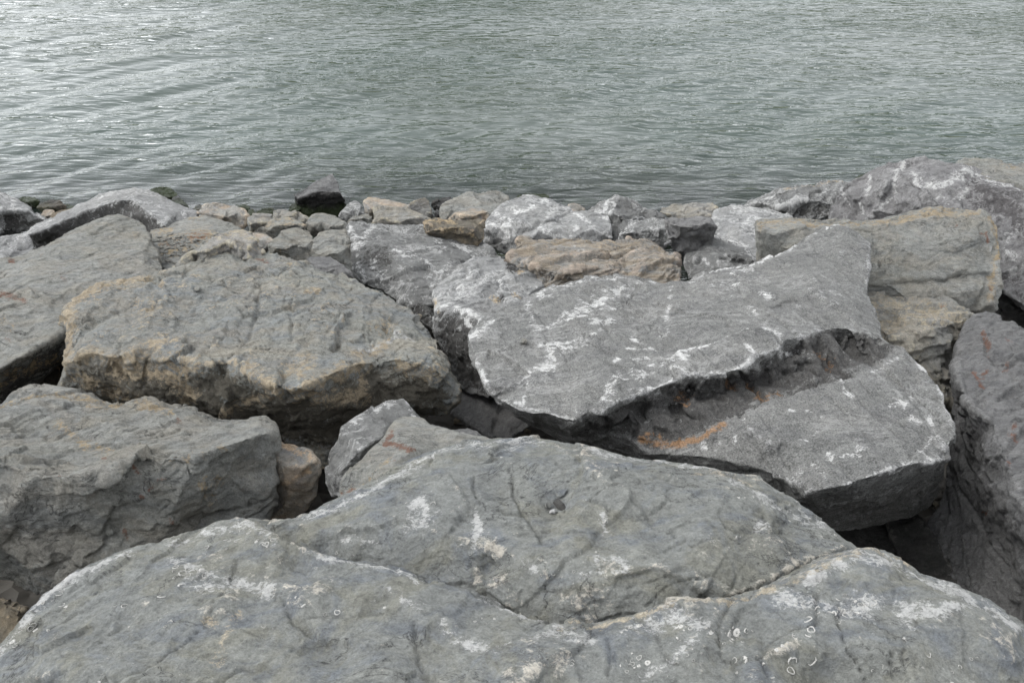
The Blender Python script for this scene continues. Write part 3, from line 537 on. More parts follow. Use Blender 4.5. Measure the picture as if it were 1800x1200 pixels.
rock('W', 'boulder', 'dark grey boulder with a white edge and white dusting, middle of the bank', 'web',
 H('''607 400 .72, 612 390 .72, 632 389 .70, 670 391 .68, 700 394 .67, 745 397 .66, 770 407 .66, 790 412 .66, 810 425 .67, 835 430 .68, 855 430 .69, 872 440 .70, 882 452 .72, 850 480 .8, 800 520 .9, 775 560 .85, 760 578 .82, 725 556 .84, 695 530 .86, 670 512 .86, 645 502 .86, 620 484 .85, 609 465 .84, 606 435 .80'''),
 lines=[H('607 402 .74, 620 412 .82, 632 422 .85, 650 424 .86, 675 432 .88, 700 444 .91, 722 460 .95, 730 478 .98, 770 500 1.0, 800 500 .96'), H('620 412 .82, 627 435 .85, 625 465 .87, 632 490 .88')],
 pts=H('760 430 .82, 700 415 .78, 800 460 .88, 700 500 .93, 740 530 .92'), jit=1.3, vox=.009, thick=.45,
 cuts=[('step', 14, .015, XY('640 425, 690 440, 720 470')), ('step', 12, .012, XY('740 430, 790 450, 800 480'))],
 paint=[('w', 9, .85, XY('612 395, 620 412, 628 432, 640 420, 655 400')), ('w', 7, .8, XY('613 440, 618 470, 625 485')), ('w', 9, .8, XY('625 435, 626 460, 640 490')), ('w', 7, .8, XY('690 450, 692 440, 710 453')), ('w', 12, .7, XY('660 460, 670 490, 680 500')), ('w', 15, .6, XY('720 440, 760 470, 790 480, 750 490')), ('w', 12, .7, XY('770 415, 800 430, 830 440')), ('w', 7, .6, XY('700 520, 740 540, 760 560')),
        ('k', 9, .55, XY('625 430, 680 434, 700 450, 690 470, 640 470'), 1), ('k', 8, .7, XY('700 540, 740 530, 765 545, 760 580'), 1)])
rock('V', 'boulder', 'light grey stepped boulder with small pebble pockets and a tall dark front, in the centre', 'pale',
 H('''760 512 1.12, 775 500 1.10, 792 487 1.08, 812 465 1.04, 830 455 1.02, 850 451 1.01, 887 452 1.0, 920 462 1.0, 940 472 1.01, 952 487 1.04, 957 507 1.08, 930 540 1.1, 900 570 1.1, 870 640 1.1, 860 700 .95, 820 690 .85, 790 660 .88, 775 620 1.0, 762 580 1.08, 763 545 1.14'''),
 lines=[H('762 548 1.16, 775 540 1.20, 800 543 1.24, 815 546 1.25, 842 558 1.27, 870 560 1.25, 900 548 1.22'), H('842 558 1.27, 838 600 1.16, 850 650 1.02'), H('815 546 1.25, 800 600 1.1'), H('850 500 1.17, 870 480 1.10, 900 490 1.13, 930 480 1.06'), H('850 500 1.17, 845 520 1.21, 880 525 1.18, 920 510 1.12')],
 pts=H('810 490 1.12, 830 520 1.2, 790 520 1.17'), jit=1.0, vox=.0085, thick=.35, lump=.6,
 cuts=[('bump', 6, -.02, XY('879 522, 882 525'))],
 paint=[('w', 7, .75, XY('768 545, 800 520, 830 475')), ('w', 6, .8, XY('800 543, 820 548, 842 558, 850 560')), ('w', 6, .7, XY('812 550, 830 575')), ('w', 6, .7, XY('850 500, 870 490, 880 500')), ('t', 7, .85, XY('868 520, 875 530')), ('t', 6, .9, XY('905 523, 912 526')), ('k', 8, 1, XY('891 462, 920 465, 915 478, 895 480'), 1), ('t', 6, .7, XY('766 530, 770 545')), ('t', 5, .8, XY('912 480, 920 476')),
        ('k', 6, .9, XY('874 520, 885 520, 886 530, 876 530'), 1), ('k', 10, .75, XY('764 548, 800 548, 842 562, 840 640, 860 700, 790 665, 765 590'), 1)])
rock('U', 'boulder', 'orange and buff layered block with chipped bands, right of centre behind the largest slab', 'orange',
 H('''894 455 1.02, 900 435 .98, 907 422 .96, 920 421 .95, 950 424 .94, 980 421 .93, 1000 420 .93, 1050 424 .94, 1088 427 .95, 1105 425 .95, 1130 428 .96, 1157 431 .97, 1175 442 1.0, 1192 462 1.03, 1197 490 1.05, 1190 510 1.0, 1100 520 .98, 1000 520 .98, 950 515 .98, 935 500 1.0'''),
 lines=[H('900 450 1.04, 935 460 1.10, 980 455 1.10, 1010 462 1.12, 1060 440 1.04, 1100 445 1.06, 1150 455 1.09, 1180 470 1.09'), H('938 470 1.10, 1000 478 1.13, 1060 470 1.10')],
 jit=1.2, vox=.009, bed=(.35, 2.4, 2.0), scarp=2.0, thick=.45,
 cuts=[('step', 12, .02, XY('1060 440, 1020 445, 1060 455, 1050 465, 1010 458, 940 462')), ('step', 10, .015, XY('1020 480, 960 470, 930 475'))],
 paint=[('t', 8, .7, XY('920 425, 1000 424, 1100 430, 1160 438')), ('t', 9, .6, XY('930 440, 980 450, 1060 450')), ('w', 6, .7, XY('1010 440, 1050 450')), ('t', 8, .5, XY('980 490, 1050 480')), ('k', 6, .8, XY('932 453, 938 452, 940 464, 933 464'), 1), ('k', 8, .4, XY('945 475, 1000 474, 990 492, 950 492'), 1)])
rock('T', 'boulder', 'pale rounded boulder webbed with white veins, in the middle at the waterline', 'pale',
 H('''846 410 .5, 850 397 .52, 857 383 .52, 867 372 .51, 880 360 .50, 895 352 .50, 910 347 .50, 927 343 .50, 950 346 .5, 965 348 .5, 980 352 .5, 1000 362 .5, 1010 372 .52, 1030 390 .5, 1000 430 .5, 950 445 .48, 896 450 .44, 875 436 .44, 852 428 .45'''),
 lines=[H('858 400 .62, 890 385 .66, 930 378 .67, 970 385 .66')], pts=H('930 400 .66, 890 420 .56'), smooth=6, jit=.5, vox=.010, bulge=.02,
 paint=[('w', 6, .8, XY('870 375, 900 385, 890 400, 860 395')), ('w', 6, .8, XY('905 370, 930 365, 950 352, 975 365, 960 380')), ('w', 6, .8, XY('880 400, 895 415, 885 425')), ('w', 5, .7, XY('925 345, 960 350, 1000 368'))])
rock('T2', 'boulder', 'pale angular stone with white veins leaning in front of the pale rounded boulder', 'pale',
 H('''905 428 .6, 922 412 .62, 938 392 .62, 958 384 .60, 978 377 .59, 1010 373 .58, 1050 374 .58, 1067 381 .59, 1075 397 .60, 1077 424 .58, 1070 440 .5, 1000 445 .5, 940 440 .5'''),
 lines=[H('925 418 .64, 950 405 .67, 1000 398 .68, 1040 402 .68, 1068 408 .64'), H('1000 398 .68, 1005 425 .62'), H('1020 378 .60, 1000 398 .68')], vox=.010,
 paint=[('w', 5, .85, XY('935 395, 965 410, 980 422')), ('w', 5, .8, XY('1010 378, 1030 385, 1050 405, 1070 415')), ('w', 5, .8, XY('1000 420, 1015 405, 1012 395')), ('w', 4, .8, XY('1050 376, 1068 384, 1074 405'))])
small('T3', 'stone', 'tan stone peeping out right of the pale rounded boulder', 'tan', '998 366, 1000 360, 1010 358, 1018 360, 1028 366, 1032 380, 1005 385', fr=.5)
rock('R1', 'boulder', 'jagged grey boulder with white ridges and dark layered seams at the waterline', 'web',
 H('''1028 372 .36, 1045 360 .38, 1065 351 .4, 1082 346 .4, 1095 350 .4, 1117 356 .38, 1132 365 .36, 1155 371 .36, 1166 382 .38, 1185 398 .4, 1180 425 .4, 1150 440 .4, 1100 440 .42, 1077 425 .42, 1074 395 .42, 1060 382 .42'''),
 lines=[H('1050 378 .44, 1070 368 .48, 1085 350 .42'), H('1085 350 .42, 1075 375 .52, 1100 385 .54, 1140 378 .46, 1160 384 .42'), H('1090 358 .42, 1120 368 .44, 1150 376 .42')], jit=1.4, vox=.010, scarp=1.8,
 cuts=[('crack', 2.5, .025, XY('1088 356, 1110 360, 1145 378')), ('crack', 2, .02, XY('1088 366, 1120 374'))],
 paint=[('w', 5, .9, XY('1035 370, 1060 372, 1068 355, 1080 348')), ('w', 5, .8, XY('1070 378, 1080 360')), ('w', 4, .7, XY('1100 395, 1110 385, 1135 378')), ('k', 4, .6, XY('1088 354, 1150 376, 1100 366'), 1)])
small('R2', 'boulder', 'small grey stone with white flecks in front of the jagged boulder', 'web', '1084 432, 1088 412, 1102 395, 1113 390, 1125 387, 1140 384, 1157 382, 1175 388, 1182 399, 1176 420, 1162 434, 1120 440', fr=.45, lean=.5, paint=[('w', 5, .8, XY('1090 412, 1105 396, 1125 389')), ('w', 5, .8, XY('1140 415, 1145 405'))])
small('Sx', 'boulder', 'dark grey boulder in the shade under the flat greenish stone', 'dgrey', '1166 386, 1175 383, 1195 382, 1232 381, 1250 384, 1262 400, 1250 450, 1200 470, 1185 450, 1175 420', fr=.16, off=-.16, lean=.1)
small('Q', 'slab', 'flat greenish stone with cracked top lying at the waterline right of centre', 'olive', '1158 372, 1162 365, 1179 358, 1200 360, 1212 357, 1222 355, 1247 358, 1260 366, 1256 384, 1235 394, 1190 392', fr=.6, lean=.7, cuts=[('crack', 2, .02, XY('1190 366, 1215 372, 1240 370'))])
small('Rr', 'stone', 'tiny pale stone tip showing behind the jagged boulder', 'pale', '1105 358, 1109 352, 1114 349, 1120 352, 1126 360, 1115 366', fr=.5)
# ---- right side
rock('O', 'boulder', 'pale lilac grey boulder with white streaks, left of the long blocky one', 'pale',
 H('''1244 392 .50, 1255 368 .48, 1268 364 .47, 1284 361 .46, 1312 363 .46, 1352 367 .46, 1381 374 .47, 1400 386 .5, 1400 440 .6, 1340 475 .7, 1300 460 .66, 1255 420 .58'''),
 lines=[H('1260 390 .58, 1300 395 .66, 1340 390 .66, 1370 385 .6')], jit=1, vox=.0095,
 paint=[('w', 5, .8, XY('1245 393, 1260 405, 1285 425, 1325 436')), ('w', 5, .7, XY('1300 400, 1320 380, 1340 385')), ('w', 5, .7, XY('1290 365, 1340 370, 1380 378')), ('w', 6, .6, XY('1315 410, 1330 430'))])
rock('P', 'boulder', 'dark grey angular boulder with white edge lines, left end of the long blocky one', 'web',
 H('''1199 440 .84, 1204 415 .78, 1219 401 .74, 1237 394 .72, 1247 396 .72, 1258 412 .76, 1280 425 .80, 1305 433 .82, 1332 451 .86, 1345 480 .9, 1260 500 .85, 1229 490 .84, 1210 492 .80, 1201 465 .82'''),
 lines=[H('1201 442 .86, 1225 425 .88, 1245 432 .93, 1290 450 .99, 1330 458 .92'), H('1240 397 .73, 1245 432 .93, 1240 470 .9')], jit=1.2, vox=.009,
 paint=[('w', 4, .9, XY('1206 412, 1222 400, 1240 395, 1255 412, 1300 432, 1330 450')), ('w', 6, .7, XY('1245 400, 1240 415')), ('w', 5, .7, XY('1235 455, 1250 470'))])
rock('N', 'boulder', 'long grey stone with a lit crest at the water, left of the largest pitted boulder', 'web',
 H('''1310 364 .30, 1331 347 .34, 1347 340 .36, 1363 334 .37, 1380 330 .38, 1403 327 .38, 1430 323 .38, 1457 320 .38, 1486 318 .38, 1500 322 .38, 1490 345 .4, 1480 385 .36, 1400 392 .3, 1340 380 .25'''),
 lines=[H('1330 355 .38, 1370 365 .44, 1400 356 .46, 1430 353 .47, 1465 354 .47'), H('1390 335 .40, 1440 338 .43, 1480 335 .43')], jit=1.2, vox=.010, scarp=1.5,
 cuts=[('step', 10, .03, XY('1465 352, 1400 358, 1375 368'))], paint=[('t', 4, .6, XY('1380 332, 1430 324, 1480 319')), ('w', 5, .6, XY('1325 352, 1360 340')), ('k', 4, .5, XY('1360 340, 1390 330, 1385 342'), 1), ('k', 6, .5, XY('1380 366, 1460 358, 1460 382, 1400 384'), 1)])
rock('M2', 'boulder', 'smooth grey boulder top showing behind the largest pitted boulder at the right edge', 'grey',
 H('''1650 300 .95, 1670 289 .95, 1680 282 .94, 1692 279 .93, 1728 279 .92, 1764 287 .92, 1800 288 .92, 1900 300 .9, 1980 350 .9, 1950 420 1.0, 1800 400 1.0, 1700 350 1.0'''), vox=.012, jit=.5, thick=.5,
 lines=[H('1700 300 1.0, 1780 320 1.05, 1880 340 1.02')], paint=[('t', 6, .5, XY('1760 288, 1800 300')), ('w', 5, .6, XY('1690 280, 1695 300'))])
rock('M', 'boulder', 'largest pitted grey boulder with white veins and a dark crust, at the upper right', 'pitted',
 H('''1461 385 .42, 1468 347 .60, 1479 334 .68, 1493 323 .76, 1508 313 .82, 1526 305 .88, 1558 289 .96, 1591 282 1.0, 1634 282 1.02, 1665 289 1.03, 1690 294 1.04, 1713 300 1.05, 1745 312 1.05, 1778 325 1.05, 1800 332 1.05, 1900 380 1.05, 1990 470 1.0, 1960 600 .8, 1860 600 .66, 1800 540 .66, 1750 500 .66, 1700 480 .7, 1600 430 .6, 1500 410 .45'''),
 lines=[H('1591 283 1.0, 1577 305 1.0, 1570 330 .92, 1540 370 .75'), H('1558 320 .98, 1620 325 1.08, 1700 320 1.12, 1760 340 1.14, 1830 380 1.12'), H('1490 335 .72, 1495 370 .58')],
 pts=H('1640 350 1.05, 1700 400 .95, 1760 440 .88, 1800 460 .86, 1760 390 1.02, 1520 350 .78, 1880 480 .85'), jit=1.6, vox=.0115, scarp=1.3, lump=1.3,
 cuts=[('bump', 7, -.04, XY('1600 320, 1615 330, 1630 325, 1640 335')), ('bump', 8, -.04, XY('1680 330, 1700 345')), ('bump', 8, -.04, XY('1700 320, 1715 315')), ('bump', 9, -.03, XY('1720 350, 1740 365'))],
 paint=[('w', 5, .95, XY('1530 303, 1525 320, 1521 340')), ('w', 5, .95, XY('1590 284, 1578 300, 1572 320, 1576 345, 1550 360, 1535 380')), ('w', 7, .85, XY('1600 305, 1620 320, 1660 320, 1700 300, 1720 305, 1760 325, 1790 335')), ('w', 7, .8, XY('1650 340, 1665 350, 1690 345, 1700 330')), ('w', 5, .9, XY('1507 360, 1515 375')), ('w', 4, .8, XY('1480 340, 1490 360')), ('w', 6, .7, XY('1690 290, 1695 310')),
        ('k', 14, .8, XY('1700 310, 1760 325, 1800 350, 1800 420, 1750 380, 1710 360'), 1), ('w', 10, .7, XY('1770 440, 1800 470, 1780 480')), ('w', 9, .6, XY('1790 400, 1770 420')), ('k', 12, .5, XY('1760 480, 1800 495, 1800 530, 1765 505'), 1)])
rock('J', 'boulder', 'long blocky grey boulder with a rounded buff right end, upper right', 'grey',
 H('''1327 404 1.30, 1331 390 1.30, 1367 382 1.31, 1410 384 1.32, 1457 385 1.33, 1500 384 1.34, 1547 381 1.34, 1575 377 1.34, 1601 372 1.34, 1630 368 1.34, 1663 366 1.34, 1695 368 1.34, 1721 372 1.34, 1738 380 1.34, 1750 395 1.34, 1760 433 1.30, 1765 451 1.27, 1759 470 1.22, 1761 500 1.15, 1760 515 1.1, 1752 527 1.08, 1754 545 1.02, 1742 550 1.0, 1724 553 .98, 1712 548 1.0, 1690 550 1.0,
 1600 550 1.0, 1500 540 1.0, 1400 510 1.0, 1334 470 1.05, 1331 440 1.18'''),
 lines=[H('1330 405 1.34, 1360 410 1.37, 1403 400 1.38, 1450 396 1.38, 1493 399 1.39, 1547 393 1.40, 1600 386 1.41, 1650 380 1.41, 1710 378 1.40, 1738 388 1.38, 1744 410 1.35, 1743 460 1.24, 1742 500 1.16, 1741 534 1.09'),
        H('1527 500 1.19, 1560 500 1.20, 1612 491 1.21, 1656 491 1.21, 1692 479 1.23, 1728 479 1.22')],
 pts=H('1450 440 1.30, 1560 440 1.32, 1660 430 1.33, 1600 530 1.10, 1680 520 1.13, 1400 440 1.29'), smooth=4, jit=.7, amp=.8, vox=.008, thick=.35,
 cuts=[('step', 16, -.035, XY('1527 499, 1560 495, 1600 488, 1620 492, 1656 490, 1692 477, 1728 478')), ('crack', 2.5, .012, XY('1620 489, 1660 492, 1700 477')), ('crack', 2.5, .015, XY('1528 497, 1560 480')), ('step', 12, .012, XY('1700 430, 1680 440, 1640 440')), ('crack', 2.5, .015, XY('1395 385, 1440 396'))],
 paint=[('t', 9, .7, XY('1335 398, 1400 392, 1460 394, 1540 386, 1600 376, 1660 370, 1715 376')), ('t', 10, .8, XY('1560 385, 1620 376, 1680 372')), ('t', 8, .85, XY('1740 385, 1756 420, 1760 445, 1745 460')), ('t', 7, .8, XY('1748 465, 1745 500, 1743 525')), ('r', 3, .8, XY('1680 397, 1683 397')), ('r', 3, .8, XY('1720 410, 1728 412')), ('r', 3, .7, XY('1732 412, 1736 425')), ('r', 3, .7, XY('1740 505, 1742 510')), ('w', 5, .6, XY('1740 433, 1743 440'))])
rock('K', 'boulder', 'buff topped brown boulder under the long blocky one, its grey front falling into the gap', 'olive',
 H('''1500 515 1.12, 1524 512 1.12, 1583 512 1.13, 1630 518 1.14, 1665 522 1.16, 1684 530 1.17, 1706 542 1.19, 1715 556 1.20, 1705 580 1.18, 1695 620 1.1, 1695 700 .95, 1710 800 .75, 1690 900 .6, 1650 900 .6, 1600 760 .9, 1540 650 1.1, 1500 570 1.15'''),
 lines=[H('1540 560 1.25, 1570 590 1.31, 1600 585 1.32, 1650 575 1.31, 1690 565 1.28, 1712 556 1.21'), H('1600 585 1.32, 1620 640 1.2, 1650 700 1.05')],
 jit=1.6, vox=.009, scarp=1.6, cuts=[('crack', 4, .03, XY('1685 560, 1680 600, 1690 640')), ('step', 12, .03, XY('1680 600, 1640 610, 1600 625'))],
 paint=[('t', 20, .85, XY('1540 530, 1590 530, 1640 545, 1690 555')), ('t', 16, .8, XY('1550 570, 1600 560, 1660 560')), ('t', 12, .6, XY('1555 600, 1560 580')), ('r', 3, .6, XY('1655 536, 1658 537'))])
rock('L', 'boulder', 'tall grey boulder with rust red flecks and a steep dark flank, right edge', 'mid',
 H('''1690 600 1.22, 1700 572 1.24, 1713 555 1.25, 1733 550 1.25, 1750 552 1.25, 1757 567 1.26, 1775 572 1.27, 1793 578 1.28, 1800 580 1.28, 1880 610 1.3, 1990 700 1.3, 2020 900 1.4, 1980 1200 1.4, 1880 1180 1.1, 1800 1150 1.05, 1740 1110 1.0, 1680 1050 .95, 1640 990 .92, 1630 920 .92, 1655 870 .98, 1668 820 1.08, 1680 760 1.25, 1680 700 1.35, 1678 650 1.33'''),
 lines=[H('1694 602 1.26, 1686 640 1.40, 1690 687 1.50, 1707 715 1.56, 1747 742 1.62, 1747 775 1.65, 1763 808 1.69, 1787 853 1.75, 1820 920 1.82, 1880 1000 1.86'),
        H('1700 590 1.28, 1730 595 1.34, 1736 620 1.40, 1790 660 1.50'), H('1684 700 1.32, 1697 800 1.25, 1718 900 1.20, 1790 1020 1.22')],
 pts=H('1770 620 1.40, 1760 690 1.55, 1800 760 1.66, 1850 850 1.75, 1740 820 1.45, 1770 930 1.35, 1900 760 1.6'), smooth=4, jit=1.0, vox=.0082, scarp=1.5, amp=.75, bed=(.35, 2.4, 1.6), thick=.35,
 cuts=[('step', 14, .03, XY('1790 640, 1745 625, 1732 600')), ('crack', 3, .02, XY('1730 596, 1735 625, 1790 665, 1800 670')), ('step', 9, .018, XY('1790 655, 1765 660, 1746 650, 1752 643')), ('crack', 3, .02, XY('1710 900, 1760 980, 1800 1040')), ('crack', 3, .02, XY('1690 860, 1740 950')), ('step', 16, .025, XY('1690 650, 1700 700, 1740 735'))],
 paint=[('r', 4, .9, XY('1728 590, 1733 603, 1738 615')), ('r', 4, .8, XY('1768 595, 1776 602')), ('r', 5, .85, XY('1712 655, 1725 668, 1735 672')), ('r', 4, .8, XY('1728 655, 1736 650')), ('r', 4, .8, XY('1765 643, 1772 643')), ('r', 4, .85, XY('1772 760, 1788 765')), ('r', 4, .7, XY('1770 810, 1775 812')), ('r', 4, .7, XY('1732 625, 1736 627')), ('r', 4, .6, XY('1730 900, 1734 902')), ('r', 4, .7, XY('1780 750, 1786 746'))])
_r = random.Random(5); CH_PTS = []
for _k in range(60):                        # chunks of the broken band
    _t = _r.random(); _x = 1050 + 490 * _t; _a = 742 - 140 * _t; _b = 770 - 128 * _t
    _y = _a - 18 + _r.random() * 44
    if not inpoly(np.array([_x]), np.array([_y]), XY('1060 745, 1095 722, 1180 690, 1265 675, 1330 648, 1380 622, 1450 592, 1530 600, 1540 625, 1480 650, 1367 684, 1300 714, 1240 745, 1150 765'))[0]: continue
    CH_PTS.append((_x, _y, 1.60 + .03 * _t - .04 * (1 - _t) + _r.choice((-.05, -.03, .01, .03))))
